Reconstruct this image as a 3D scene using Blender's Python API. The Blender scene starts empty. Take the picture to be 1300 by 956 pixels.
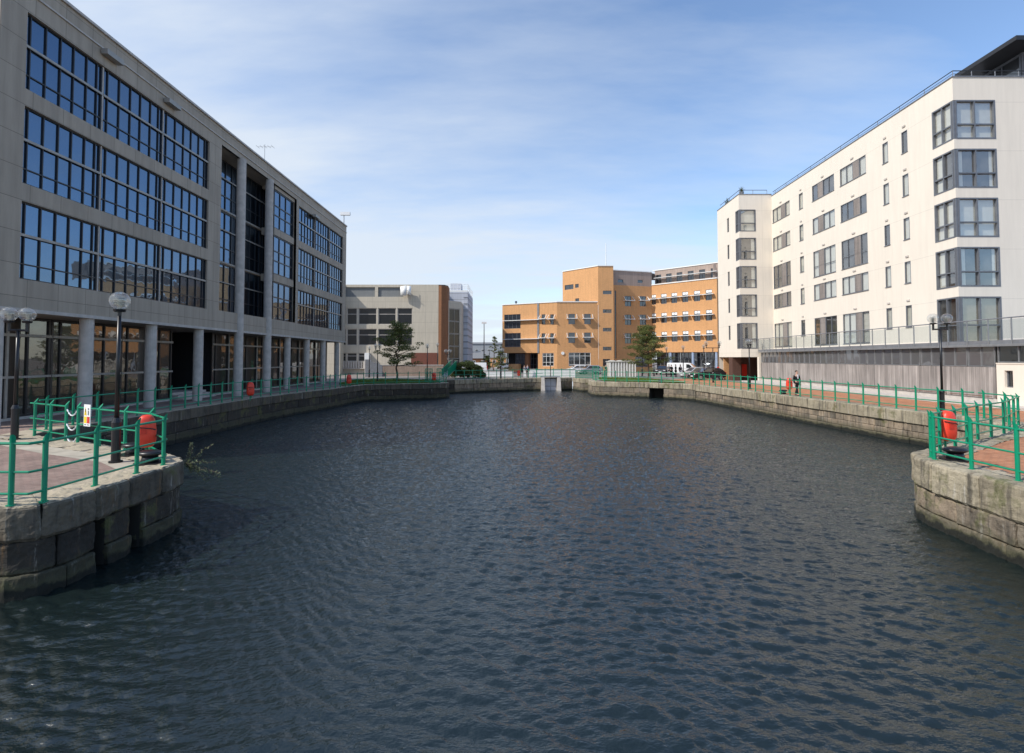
import bpy, bmesh, math, random
from mathutils import Vector, Matrix, noise
import numpy as np
R = math.radians
rnd = random.Random(7)
SC = bpy.context.scene
COL = SC.collection
H = 2.6
PT = math.atan(22/650)
# ---------------------------------------------------------------- camera maths (measurement helpers)
def ray(px, py):
    u = (px-650)/650; v = (433-py)/650
    return (u, math.cos(PT)-v*math.sin(PT), math.sin(PT)+v*math.cos(PT))
def gp(px, py, z=0):
    r = ray(px, py); t = (z-H)/r[2]; return (r[0]*t, r[1]*t)
def at(px, py, Y):
    r = ray(px, py); t = Y/r[1]; return (r[0]*t, H+r[2]*t)      # X, z
class Plane:
    def __init__(s, O, P, length=None):
        s.O = Vector(O); d = Vector(P)-s.O; s.L = d.length; s.d = d/s.L
        n = Vector((s.d.y, -s.d.x))
        if n.dot(s.O) > 0: n = -n            # faces the dock
        s.n = n
    def pt(s, a, z, o=0):
        p = s.O+s.d*a+s.n*o; return Vector((p.x, p.y, z))
    def fp(s, px, py):
        r = ray(px, py); den = r[0]*s.n.x+r[1]*s.n.y
        t = (s.O.x*s.n.x+s.O.y*s.n.y)/den
        q = Vector((r[0]*t, r[1]*t))-s.O
        return q.dot(s.d), H+r[2]*t
# ---------------------------------------------------------------- materials
def newmat(name):
    m = bpy.data.materials.new(name); m.use_nodes = True
    nt = m.node_tree; nt.nodes.clear()
    out = nt.nodes.new('ShaderNodeOutputMaterial'); b = nt.nodes.new('ShaderNodeBsdfPrincipled')
    nt.links.new(b.outputs[0], out.inputs[0]); return m, nt, b, out
def N(nt, t, **k):
    n = nt.nodes.new('ShaderNode'+t)
    for a, v in k.items(): setattr(n, a, v)
    return n
def ramp(nt, src, stops):
    r = N(nt, 'ValToRGB'); e = r.color_ramp.elements
    while len(e) < len(stops): e.new(.5)
    for q, (p, c) in zip(e, stops):
        q.position = p; q.color = (c[0], c[1], c[2], 1) if hasattr(c, '__len__') else (c, c, c, 1)
    nt.links.new(src, r.inputs[0]); return r.outputs[0]
def mix(nt, fac, a, b, mode='MIX'):
    m = N(nt, 'Mix', data_type='RGBA', blend_type=mode)
    for i, v in ((0, fac), (6, a), (7, b)):
        if isinstance(v, bpy.types.NodeSocket): nt.links.new(v, m.inputs[i])
        else: m.inputs[i].default_value = v if i == 0 else (v[0], v[1], v[2], 1)
    return m.outputs[2]
def tex(nt, kind='Object', scale=(1, 1, 1)):
    c = N(nt, 'TexCoord'); mp = N(nt, 'Mapping'); nt.links.new(c.outputs[kind], mp.inputs[0])
    mp.inputs['Scale'].default_value = scale; return mp.outputs[0]
def nz(nt, vec, scale, detail=4, rough=.55):
    n = N(nt, 'TexNoise'); nt.links.new(vec, n.inputs['Vector'])
    n.inputs['Scale'].default_value = scale; n.inputs['Detail'].default_value = detail; n.inputs['Roughness'].default_value = rough
    return n.outputs['Fac']
def bump(nt, b, h, s=.3, d=.02):
    n = N(nt, 'Bump'); n.inputs['Strength'].default_value = s; n.inputs['Distance'].default_value = d
    nt.links.new(h, n.inputs['Height']); nt.links.new(n.outputs[0], b.inputs['Normal'])
def plain(name, c, rough=.6, metal=0, var=.12, sc=3, bs=0):
    m, nt, b, o = newmat(name); v = tex(nt); f = nz(nt, v, sc)
    lo = tuple(x*(1-var) for x in c); hi = tuple(min(1, x*(1+var)) for x in c)
    nt.links.new(ramp(nt, f, [(.3, lo), (.7, hi)]), b.inputs['Base Color'])
    b.inputs['Roughness'].default_value = rough; b.inputs['Metallic'].default_value = metal
    if bs: bump(nt, b, nz(nt, v, sc*8), bs)
    return m
def panelled(name, c, w, h, mort=.012, dark=.45, streak=.25, var=.1, tint=0, rough=.85, offs=0):
    """wall panels with joints, weather streaks; UV in metres"""
    m, nt, b, o = newmat(name); uv = tex(nt, 'UV')
    br = N(nt, 'TexBrick', offset=offs, squash=1); nt.links.new(uv, br.inputs['Vector'])
    br.inputs['Scale'].default_value = 1; br.inputs['Brick Width'].default_value = w; br.inputs['Row Height'].default_value = h
    br.inputs['Mortar Size'].default_value = mort; br.inputs['Mortar Smooth'].default_value = .1
    br.inputs['Color1'].default_value = (*[x*(1-var) for x in c], 1); br.inputs['Color2'].default_value = (*[x*(1+var) for x in c], 1)
    br.inputs['Mortar'].default_value = (*[x*dark for x in c], 1)
    sv = tex(nt, 'UV', (2.2, .18, 1)); f = nz(nt, sv, 1.4, 6, .65)
    k = ramp(nt, f, [(.35, 1-streak), (.62, 1.0)])
    g = ramp(nt, nz(nt, uv, .35, 5), [(.3, 1-streak*.6), (.7, 1)])
    c1 = mix(nt, 1, br.outputs[0], k, 'MULTIPLY'); c2 = mix(nt, 1, c1, g, 'MULTIPLY')
    nt.links.new(c2, b.inputs['Base Color']); b.inputs['Roughness'].default_value = rough
    bump(nt, b, nz(nt, uv, 30, 3), .15, .01); return m
def fres(nt, refl):
    lw = N(nt, 'LayerWeight'); lw.inputs[0].default_value = .5
    p = N(nt, 'Math', operation='POWER'); nt.links.new(lw.outputs['Facing'], p.inputs[0]); p.inputs[1].default_value = 4.5
    mr = N(nt, 'MapRange'); mr.inputs['To Min'].default_value = refl; mr.inputs['To Max'].default_value = 1
    nt.links.new(p.outputs[0], mr.inputs['Value']); return mr
def glassy(name, refl, base, rough=.015, tint=(1, 1, 1)):
    m, nt, b, o = newmat(name)
    b.inputs['Base Color'].default_value = (*base, 1); b.inputs['Roughness'].default_value = .3
    g = N(nt, 'BsdfGlossy'); g.inputs['Color'].default_value = (*tint, 1); g.inputs['Roughness'].default_value = rough
    v = tex(nt); n = N(nt, 'Bump'); n.inputs['Strength'].default_value = .12; n.inputs['Distance'].default_value = .05
    nt.links.new(nz(nt, v, .9, 2), n.inputs['Height']); nt.links.new(n.outputs[0], g.inputs['Normal'])
    mr = fres(nt, refl)
    ms = N(nt, 'MixShader'); nt.links.new(mr.outputs[0], ms.inputs[0]); nt.links.new(b.outputs[0], ms.inputs[1]); nt.links.new(g.outputs[0], ms.inputs[2])
    nt.links.new(ms.outputs[0], o.inputs[0]); return m
def clear(name, refl, tint=(.85, .9, .9), rough=.02):
    m, nt, b, o = newmat(name); nt.nodes.remove(b)
    t = N(nt, 'BsdfTransparent'); t.inputs[0].default_value = (*tint, 1)
    g = N(nt, 'BsdfGlossy'); g.inputs['Roughness'].default_value = rough
    mr = fres(nt, refl)
    ms = N(nt, 'MixShader'); nt.links.new(mr.outputs[0], ms.inputs[0]); nt.links.new(t.outputs[0], ms.inputs[1]); nt.links.new(g.outputs[0], ms.inputs[2])
    nt.links.new(ms.outputs[0], o.inputs[0]); return m
def stone(name, c1, c2, zdark=True, bs=.5, top=None):
    m, nt, b, o = newmat(name); v = tex(nt)
    gi = N(nt, 'NewGeometry')
    base = ramp(nt, gi.outputs['Random Per Island'], [(0, c1), (.5, [(x+y)/2 for x, y in zip(c1, c2)]), (1, c2)])
    f = nz(nt, v, 2.2, 8, .7); c = mix(nt, 1, base, ramp(nt, f, [(.25, .45), (.5, .95), (.7, 1.15)]), 'MULTIPLY')
    st = nz(nt, tex(nt, 'Object', (3.2, 3.2, .35)), 1.3, 6, .7)
    c = mix(nt, ramp(nt, st, [(.5, 0), (.66, .75)]), c, (.035, .032, .028))
    wh = nz(nt, tex(nt, 'Object', (5, 5, .5)), 1.1, 5, .7)
    c = mix(nt, ramp(nt, wh, [(.6, 0), (.72, .55)]), c, (.5, .48, .43))
    mo = nz(nt, v, 1.1, 6, .7)
    c = mix(nt, ramp(nt, mo, [(.56, 0), (.64, .75)]), c, (.10, .105, .035))
    ru = nz(nt, tex(nt, 'Object', (4, 4, .6)), 1.0, 5, .75)
    c = mix(nt, ramp(nt, ru, [(.58, 0), (.7, .7)]), c, (.15, .085, .035))
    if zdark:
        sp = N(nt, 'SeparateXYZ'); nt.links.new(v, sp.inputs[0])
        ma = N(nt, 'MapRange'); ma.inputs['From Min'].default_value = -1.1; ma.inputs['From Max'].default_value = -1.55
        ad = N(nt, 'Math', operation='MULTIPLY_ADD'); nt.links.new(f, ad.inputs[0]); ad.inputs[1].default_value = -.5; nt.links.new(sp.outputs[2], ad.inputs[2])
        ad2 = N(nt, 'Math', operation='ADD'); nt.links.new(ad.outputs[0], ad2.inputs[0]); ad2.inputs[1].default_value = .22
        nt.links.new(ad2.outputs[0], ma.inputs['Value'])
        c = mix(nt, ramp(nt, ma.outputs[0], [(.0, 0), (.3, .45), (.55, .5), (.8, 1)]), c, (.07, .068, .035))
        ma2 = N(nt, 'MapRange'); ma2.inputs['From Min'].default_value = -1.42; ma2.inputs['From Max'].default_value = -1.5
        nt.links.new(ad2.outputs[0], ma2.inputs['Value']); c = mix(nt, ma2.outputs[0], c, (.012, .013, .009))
    if top:  # upward faces get a lighter colour: light from above painted in
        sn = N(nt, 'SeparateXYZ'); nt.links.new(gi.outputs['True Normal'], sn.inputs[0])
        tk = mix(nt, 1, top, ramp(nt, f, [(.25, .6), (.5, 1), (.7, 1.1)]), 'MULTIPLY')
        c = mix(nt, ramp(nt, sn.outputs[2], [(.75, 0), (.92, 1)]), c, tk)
    nt.links.new(c, b.inputs['Base Color']); b.inputs['Roughness'].default_value = .9
    bump(nt, b, nz(nt, v, 7, 8, .7), bs, .04); return m
def brickpave(name, cols, mort, w=.2, h=.1, stain=.35):
    m, nt, b, o = newmat(name); v = tex(nt)
    br = N(nt, 'TexBrick'); nt.links.new(v, br.inputs['Vector']); br.inputs['Scale'].default_value = 1
    br.inputs['Brick Width'].default_value = w; br.inputs['Row Height'].default_value = h; br.inputs['Mortar Size'].default_value = .006
    br.inputs['Color1'].default_value = (*cols[0], 1); br.inputs['Color2'].default_value = (*cols[1], 1); br.inputs['Mortar'].default_value = (*mort, 1)
    f = ramp(nt, nz(nt, v, .8, 8, .7), [(.3, 1-stain), (.65, 1.1)])
    g = ramp(nt, nz(nt, v, 5, 6, .7), [(.3, .8), (.65, 1.1)])
    c = mix(nt, 1, mix(nt, 1, br.outputs[0], f, 'MULTIPLY'), g, 'MULTIPLY')
    nt.links.new(c, b.inputs['Base Color']); b.inputs['Roughness'].default_value = .85
    bump(nt, b, br.outputs['Fac'], .3, -.006); return m
def foliage(name, c1, c2):
    m, nt, b, o = newmat(name); gi = N(nt, 'NewGeometry')
    c = ramp(nt, gi.outputs['Random Per Island'], [(0, c1), (1, c2)])
    k = ramp(nt, nz(nt, tex(nt), .9, 3), [(.3, .7), (.7, 1.25)])
    c = mix(nt, 1, c, k, 'MULTIPLY'); nt.links.new(c, b.inputs['Base Color']); b.inputs['Roughness'].default_value = .7
    t = N(nt, 'BsdfTranslucent'); nt.links.new(c, t.inputs[0]); ms = N(nt, 'MixShader'); ms.inputs[0].default_value = .25
    nt.links.new(b.outputs[0], ms.inputs[1]); nt.links.new(t.outputs[0], ms.inputs[2]); nt.links.new(ms.outputs[0], o.inputs[0]); return m
M = {}
M['concrete'] = panelled('concrete_panel', (.42, .36, .29), 1.38, 1.25, .012, .5, .18, .04)
M['concrete_round'] = plain('concrete_column', (.46, .425, .39), .85, var=.15, bs=.2)
M['dark_frame'] = plain('dark_frame', (.02, .02, .022), .4)
M['light_bar'] = plain('light_bar', (.33, .31, .28), .5, .2)
M['office_glass'] = glassy('office_glass', .4, (.004, .008, .014), tint=(.22, .34, .5))
M['shop_glass'] = glassy('shop_glass', .16, (.006, .006, .006), tint=(.75, .72, .68))
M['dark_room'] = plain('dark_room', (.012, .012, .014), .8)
M['white_render'] = panelled('white_render', (.80, .73, .63), 200, 3.23, .02, .86, .06, .0)
M['pale_frame'] = plain('grey_frame', (.16, .17, .19), .4, .3)
M['clear_glass'] = clear('clear_glass', .3, (.93, .95, .96))
M['balustrade_glass'] = clear('balustrade_glass', .05, (.93, .95, .95), .1)
M['curtain'] = plain('curtain', (.75, .72, .62), .9, var=.06)
M['beige_blind'] = plain('beige_blind', (.35, .29, .2), .9)
M['room'] = plain('room', (.11, .10, .09), .9, var=.5, sc=1)
M['louvre'] = panelled('timber_louvre', (.40, .35, .32), 50, .09, .02, .45, .3, .05)
M['timber'] = panelled('timber_boards', (.42, .38, .355), .14, 50, .008, .55, .45, .22)
M['steel'] = plain('galvanised_steel', (.34, .35, .36), .45, .6)
M['grey_steel'] = plain('grey_steel', (.22, .23, .25), .5, .3)
M['strip_glass'] = glassy('strip_glass', .16, (.11, .11, .115), tint=(.7, .7, .7))
M['orange_brick'] = panelled('orange_brick', (.67, .355, .155), .225, .075, .006, .8, .12, .08, offs=.5)
M['brown_brick'] = panelled('brown_brick', (.27, .12, .055), .225, .075, .006, .8, .12, .1, offs=.5)
M['dark_brown_brick'] = panelled('dark_brown_brick', (.11, .055, .04), .225, .075, .006, .8, .12, .1, offs=.5)
M['red_brick'] = panelled('red_brick', (.2, .07, .045), .225, .075, .006, .7, .12, .1, offs=.5)
M['pink_brick'] = panelled('pink_brick', (.36, .27, .21), .225, .075, .006, .8, .2, .1, offs=.5)
M['beige_panel'] = panelled('beige_panel', (.57, .51, .41), 2.2, 1.7, .03, .8, .12, .02)
M['grey_louvre'] = panelled('grey_louvre', (.25, .26, .26), 60, .12, .03, .7, .1, .02)
M['pink_clad'] = panelled('pink_cladding', (.4, .31, .26), .5, 60, .02, .8, .1, .05)
M['silver_clad'] = panelled('silver_cladding', (.52, .54, .6), 60, 1.1, .06, .6, .1, .04)
M['white_paint'] = plain('white_paint', (.8, .8, .78), .5, var=.04)
M['dark_glass'] = glassy('dark_glass', .12, (.012, .014, .016), tint=(.8, .85, .9))
M['bronze_glass'] = glassy('bronze_glass', .08, (.03, .018, .01), tint=(.22, .16, .1))
M['green'] = plain('green_paint', (.0, .24, .125), .35, var=.08)
M['black'] = plain('black_paint', (.012, .012, .014), .35)
M['globe'] = clear('lamp_globe', .12, (.95, .96, .96), .05)
_nt = M['globe'].node_tree; _ms = [n for n in _nt.nodes if n.type == 'MIX_SHADER'][0]; _o = [n for n in _nt.nodes if n.type == 'OUTPUT_MATERIAL'][0]
_t = N(_nt, 'BsdfTranslucent'); _t.inputs[0].default_value = (.9, .92, .92, 1); _d = N(_nt, 'BsdfDiffuse'); _d.inputs[0].default_value = (.8, .82, .82, 1)
_a = N(_nt, 'AddShader'); _nt.links.new(_t.outputs[0], _a.inputs[0]); _nt.links.new(_d.outputs[0], _a.inputs[1])
_m2 = N(_nt, 'MixShader'); _m2.inputs[0].default_value = .03; _nt.links.new(_ms.outputs[0], _m2.inputs[1]); _nt.links.new(_a.outputs[0], _m2.inputs[2]); _nt.links.new(_m2.outputs[0], _o.inputs[0])
M['lamp_core'] = plain('lamp_core', (.55, .55, .5), .4)
M['red'] = plain('red_plastic', (.6, .03, .015), .35, var=.06)
M['orange_red'] = plain('orange_plastic', (.78, .055, .025), .4, var=.05)
M['white'] = plain('white_plate', (.8, .8, .8), .5, var=.03)
M['yellow'] = plain('yellow_plate', (.85, .6, .02), .5, var=.03)
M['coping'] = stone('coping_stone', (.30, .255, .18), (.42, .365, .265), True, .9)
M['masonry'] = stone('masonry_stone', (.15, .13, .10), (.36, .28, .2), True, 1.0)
M['coping_left'] = stone('coping_stone_dark', (.075, .063, .047), (.135, .115, .085), True, .5, top=(.42, .35, .25))  # darker copy of coping: shade painted in, sides dark, tops light as if sunlit
M['masonry_left'] = stone('masonry_stone_dark', (.028, .024, .019), (.065, .054, .04), True, .7)  # darker copy of masonry: shade of the left quay put into the colour
M['joint'] = plain('dark_joint', (.03, .028, .024), .95)
M['asphalt'] = plain('forecourt', (.22, .19, .17), .9, var=.15, sc=.5, bs=.2)
M['left_pave'] = brickpave('brown_pavers', ((.27, .175, .14), (.34, .235, .19)), (.14, .11, .09))
M['right_pave'] = brickpave('orange_pavers', ((.42, .17, .075), (.52, .235, .12)), (.25, .13, .08), stain=.3)
M['pave_edge'] = plain('stone_flags', (.42, .37, .29), .9, var=.25, sc=1.5, bs=.3)
M['kerb'] = plain('pale_concrete', (.5, .46, .42), .9, var=.12)
M['grass'] = plain('grass_base', (.08, .14, .025), .9, var=.3, sc=4)
M['blade'] = foliage('grass_blades', (.08, .15, .02), (.13, .22, .04))
M['pine'] = foliage('pine_needles', (.06, .09, .018), (.20, .21, .06))
M['bush'] = foliage('juniper_needles', (.045, .07, .015), (.09, .11, .03))
M['leaf'] = foliage('grey_green_leaves', (.12, .15, .06), (.25, .27, .14))
M['dull_leaf'] = foliage('distant_leaves', (.03, .045, .02), (.07, .085, .04))
M['bark'] = plain('bark', (.085, .06, .045), .95, var=.4, sc=6, bs=.5)
M['skin'] = plain('skin', (.55, .33, .25), .6)
M['cloth_black'] = plain('black_cloth', (.012, .012, .015), .9)
M['cloth_blue'] = plain('blue_cloth', (.03, .04, .09), .9)
M['cloth_grey'] = plain('grey_cloth', (.12, .12, .13), .9)
M['cloth_white'] = plain('white_cloth', (.7, .7, .72), .9)
M['hair'] = plain('hair', (.05, .035, .025), .8)
M['tyre'] = plain('tyre', (.015, .015, .015), .9)
M['rim'] = plain('rim', (.4, .4, .42), .3, .8)
M['car_dark'] = plain('car_dark_grey', (.035, .037, .042), .25, .4, var=.03)
M['car_silver'] = plain('car_silver', (.5, .52, .54), .25, .5, var=.03)
M['car_white'] = plain('car_white', (.78, .78, .78), .25, 0, var=.03)
M['car_red'] = plain('car_red', (.4, .02, .02), .25, 0, var=.03)
M['car_blue'] = plain('car_blue', (.03, .07, .25), .25, 0, var=.03)
M['car_glass'] = glassy('car_glass', .1, (.01, .012, .014))
M['headlight'] = plain('headlight', (.8, .8, .8), .15, .3)
M['taillight'] = plain('taillight', (.6, .02, .01), .2)
M['roof_grey'] = plain('roof_grey', (.2, .2, .2), .8)
M['shed_grey'] = panelled('shed_sheet', (.36, .38, .4), .5, 60, .03, .8, .1, .02)
M['storage'] = plain('weathered_pale_panel', (.45, .43, .38), .8, var=.15)
M['rust'] = plain('rusty_metal', (.16, .06, .03), .85, var=.3)
# ---------------------------------------------------------------- mesh builder
class MB:
    def __init__(s): s.v = []; s.f = []; s.smooth = False
    def quad(s, *p):
        i = len(s.v); s.v += [Vector(q) for q in p]; s.f.append(tuple(range(i, i+len(p)))); return s
    def hexa(s, p):
        i = len(s.v); s.v += [Vector(q) for q in p]
        s.f += [(i, i+3, i+2, i+1), (i+4, i+5, i+6, i+7), (i, i+1, i+5, i+4), (i+1, i+2, i+6, i+5), (i+2, i+3, i+7, i+6), (i+3, i, i+4, i+7)]; return s
    def box(s, x0, x1, y0, y1, z0, z1):
        return s.hexa([(x0, y0, z0), (x1, y0, z0), (x1, y1, z0), (x0, y1, z0), (x0, y0, z1), (x1, y0, z1), (x1, y1, z1), (x0, y1, z1)])
    def pbox(s, P, a0, a1, z0, z1, o0, o1):
        return s.hexa([P.pt(a0, z0, o0), P.pt(a1, z0, o0), P.pt(a1, z0, o1), P.pt(a0, z0, o1), P.pt(a0, z1, o0), P.pt(a1, z1, o0), P.pt(a1, z1, o1), P.pt(a0, z1, o1)])
    def cyl(s, a, b, r0, r1=None, n=12, cap=True):
        a = Vector(a); b = Vector(b); r1 = r0 if r1 is None else r1
        d = (b-a).normalized(); t = Vector((0, 0, 1)) if abs(d.z) < .9 else Vector((1, 0, 0))
        u = d.cross(t).normalized(); w = d.cross(u); i = len(s.v)
        for c, r in ((a, r0), (b, r1)):
            for k in range(n):
                q = 2*math.pi*k/n; s.v.append(c+u*(r*math.cos(q))+w*(r*math.sin(q)))
        for k in range(n): s.f.append((i+k, i+(k+1) % n, i+n+(k+1) % n, i+n+k))
        if cap: s.f.append(tuple(i+n-1-k for k in range(n))); s.f.append(tuple(i+n+k for k in range(n)))
        return s
    def tube(s, pts, r, n=8):
        for a, b in zip(pts, pts[1:]): s.cyl(a, b, r, n=n)
        for p in pts[1:-1]: s.sph(p, r, 6, 4)
        return s
    def sph(s, c, r, n=16, m=10, sc=(1, 1, 1)):
        c = Vector(c); i = len(s.v)
        for j in range(m+1):
            t = math.pi*j/m
            for k in range(n):
                q = 2*math.pi*k/n
                s.v.append(c+Vector((r*sc[0]*math.sin(t)*math.cos(q), r*sc[1]*math.sin(t)*math.sin(q), r*sc[2]*math.cos(t))))
        for j in range(m):
            for k in range(n):
                a = i+j*n+k; b = i+j*n+(k+1) % n; s.f.append((a, a+n, b+n, b))
        return s
    def prism(s, poly, z0, z1):
        i = len(s.v); n = len(poly)
        s.v += [Vector((p[0], p[1], z0)) for p in poly]+[Vector((p[0], p[1], z1)) for p in poly]
        s.f.append(tuple(i+n-1-k for k in range(n))); s.f.append(tuple(i+n+k for k in range(n)))
        for k in range(n): s.f.append((i+k, i+(k+1) % n, i+n+(k+1) % n, i+n+k))
        return s
    def sheet(s, poly, z):
        i = len(s.v); s.v += [Vector((p[0], p[1], z)) for p in poly]; s.f.append(tuple(range(i, i+len(poly)))); return s
    def holed(s, P, a0, a1, z0, z1, holes, dep=.18):
        A = sorted({a0, a1, *[h[0] for h in holes], *[h[1] for h in holes]}); Z = sorted({z0, z1, *[h[2] for h in holes], *[h[3] for h in holes]})
        A = [a for a in A if a0-1e-6 <= a <= a1+1e-6]; Z = [z for z in Z if z0-1e-6 <= z <= z1+1e-6]
        inh = lambda a, z: any(h[0] < a < h[1] and h[2] < z < h[3] for h in holes)
        for a, b in zip(A, A[1:]):
            run = None
            for z, y in zip(Z, Z[1:]):
                if inh((a+b)/2, (z+y)/2):
                    if run is not None: s.quad(P.pt(a, run), P.pt(b, run), P.pt(b, z), P.pt(a, z)); run = None
                elif run is None: run = z
            if run is not None: s.quad(P.pt(a, run), P.pt(b, run), P.pt(b, Z[-1]), P.pt(a, Z[-1]))
        for h in holes:
            a, b, z, y = h[:4]
            s.quad(P.pt(a, z), P.pt(b, z), P.pt(b, z, -dep), P.pt(a, z, -dep)); s.quad(P.pt(a, y), P.pt(b, y), P.pt(b, y, -dep), P.pt(a, y, -dep))
            if a > a0+1e-4: s.quad(P.pt(a, z), P.pt(a, y), P.pt(a, y, -dep), P.pt(a, z, -dep))
            if b < a1-1e-4: s.quad(P.pt(b, z), P.pt(b, y), P.pt(b, y, -dep), P.pt(b, z, -dep))
        return s
    def build(s, name, mat, parent=None, smooth=False):
        w = Vector((0, 0, 0)); q = parent
        while q is not None: w += q.location; q = q.parent
        me = bpy.data.meshes.new(name); me.from_pydata([v-w for v in s.v], [], s.f)
        me.materials.append(M[mat] if isinstance(mat, str) else mat)
        uv = me.uv_layers.new(name='UVMap')
        for p in me.polygons:
            n = p.normal
            if abs(n.z) < .6:
                t = Vector((-n.y, n.x, 0)); t.normalize()
                for li in p.loop_indices:
                    c = me.vertices[me.loops[li].vertex_index].co; uv.data[li].uv = (c.dot(t), c.z+w.z)
            else:
                for li in p.loop_indices:
                    c = me.vertices[me.loops[li].vertex_index].co; uv.data[li].uv = (c.x, c.y)
            p.use_smooth = smooth or s.smooth
        o = bpy.data.objects.new(name, me); COL.objects.link(o)
        if parent: o.parent = parent
        return o
def tag(o, label=None, cat=None, group=None, kind=None):
    if label: o['label'] = label
    if cat: o['category'] = cat
    if group: o['group'] = group
    if kind: o['kind'] = kind
    return o
def thing(name, label, cat, loc=(0, 0, 0), rz=0, group=None):
    o = bpy.data.objects.new(name, None); COL.objects.link(o); o.location = loc; o.rotation_euler.z = rz
    o.empty_display_size = .3
    return tag(o, label, cat, group)
KIDS = {}
def kids(o): return [c for c in o.children]
def dup(o, loc, rz=0, label=None, parent=None, sc=None):
    c = o.copy(); COL.objects.link(c); c.parent = parent
    if parent is None:
        c.location = loc; c.rotation_euler.z = rz
        if label: c['label'] = label
        if sc: c.scale = sc
    for k in kids(o): dup(k, None, parent=c)
    return c
def offset(path, d, closed=False):
    out = []; n = len(path)
    for i in range(n):
        p = Vector(path[i]); ns = []
        for a, b in ((i-1, i), (i, i+1)):
            if closed: a %= n; b %= n
            if 0 <= a and b < n:
                e = Vector(path[b])-Vector(path[a]); e.normalize(); ns.append(Vector((-e.y, e.x)))
        m = sum(ns, Vector((0, 0))); m.normalize(); k = max(.5, m.dot(ns[0])); q = p+m*(d/k); out.append((q.x, q.y))
    return out
# ---------------------------------------------------------------- dock outline (land on the left of travel)
W1 = [(-17, 8.95), (-8.75, 8.95), (-8.35, 9.15), (-8.2, 9.6), (-8.2, 12.5), (-8.35, 13.1), (-8.75, 13.6), (-9.5, 14.1), (-12.2, 15.5), (-14, 16.4), (-16.3, 17.5)]
W2 = [(-16.3, 17.5), (-16.6, 18.4), (-16.7, 34), (-16.1, 39), (-15.2, 43), (-14.9, 48), (-14.2, 50.5), (-10.5, 52.1), (-8, 53.1), (-6.9, 54.1), (-6.7, 55)]
W3 = [(-6.7, 55), (-8.2, 56.5), (-8.2, 61), (-6.9, 62)]
W4 = [(-6.9, 62), (-2, 65), (2.8, 67.3), (4.1, 67.5)]
W4b = [(4.1, 67.5), (4.1, 69.3), (6.2, 69.3), (6.2, 67.5), (8.1, 68.6)]
W5 = [(8.1, 68.6), (8.3, 66.3), (8.9, 64.9), (10.2, 64.6)]
W6 = [(10.2, 64.6), (9.1, 61.5), (9.0, 58), (9.3, 57.2), (10, 56.7), (14.4, 54.5), (17.3, 52.2), (18.0, 50.5)]
W7 = [(18.0, 50.5), (18.6, 42), (19.0, 34), (19.5, 26), (20.0, 22.6)]
W8 = [(20.0, 22.6), (19.6, 20.4), (16.7, 18.0), (14.6, 16.7), (12.4, 15.1), (11.7, 14.65), (11.0, 14.2), (10.6, 13.6), (10.42, 12.9), (10.35, 12), (10.2, 10), (10.1, -8)]
OUT = [(-17, -8)]
for w in (W1, W2, W3, W4, W4b, W5, W6, W7, W8):
    for p in w:
        if p != OUT[-1]: OUT.append(p)
# ground sheet with the dock cut out
def sheet_with_hole(outer, inner, z):
    bm = bmesh.new(); E = []
    for poly in (outer, inner):
        vs = [bm.verts.new((p[0], p[1], z)) for p in poly]
        for i in range(len(vs)): E.append(bm.edges.new((vs[i], vs[(i+1) % len(vs)])))
    bmesh.ops.triangle_fill(bm, use_beauty=True, edges=E)
    for f in bm.faces:
        f.normal_update()
        if f.normal.z < 0: f.normal_flip()
    me = bpy.data.meshes.new('ground'); bm.to_mesh(me); bm.free(); return me
LEFT_IN = [(-17.4, -8.4), (-17.4, 9.3), (-8.95, 9.3), (-8.6, 9.65), (-8.6, 12.6), (-8.9, 13.2), (-9.7, 13.75), (-12.35, 15.15)]
rest = OUT[OUT.index((-14, 16.4)):]
me = sheet_with_hole([(-900, -400), (900, -400), (900, 1500), (-900, 1500)], LEFT_IN+offset(rest, .35)[:-1]+[(10.45, -8.4)], 0)
me.materials.append(M['asphalt']); g = bpy.data.objects.new('ground', me); COL.objects.link(g); tag(g, kind='structure')
def struct(name, mb, mat): return tag(mb.build(name, mat), kind='structure')
EDGE1 = W1+W2[1:]
p1 = offset(EDGE1, .8)
struct('brown_paving', MB().sheet([(-40, 9.75), (-9.2, 9.75), (-9.05, 9.9), (-9.05, 12.5), (-9.3, 12.95), (-10.1, 13.4), (-12.7, 14.7), (-14.4, 15.6), (-17.0, 17.2), (-17.4, 18.6), (-17.5, 34), (-16.9, 39.1), (-16, 43), (-15.7, 47), (-17, 52)]+[(-19.5, 44), (-22, 60), (-40, 60)], .006), 'left_pave')
struct('stone_flags', MB().sheet([(-9.3, 12.95), (-10.1, 13.4), (-12.7, 14.7), (-14.4, 15.6), (-17.0, 17.2), (-17.8, 16.9), (-14.8, 15.1), (-12.9, 14.1), (-10.3, 12.9), (-9.05, 11.9)], .011), 'pave_edge')
e8 = offset(W6[-2:]+W7[1:]+W8[1:], .8)
struct('orange_paving', MB().sheet(e8+[(30, -8), (26, 20), (25.0, 34), (24.8, 44), (24.0, 52), (26, 70), (19, 62)], .006), 'right_pave')
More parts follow.
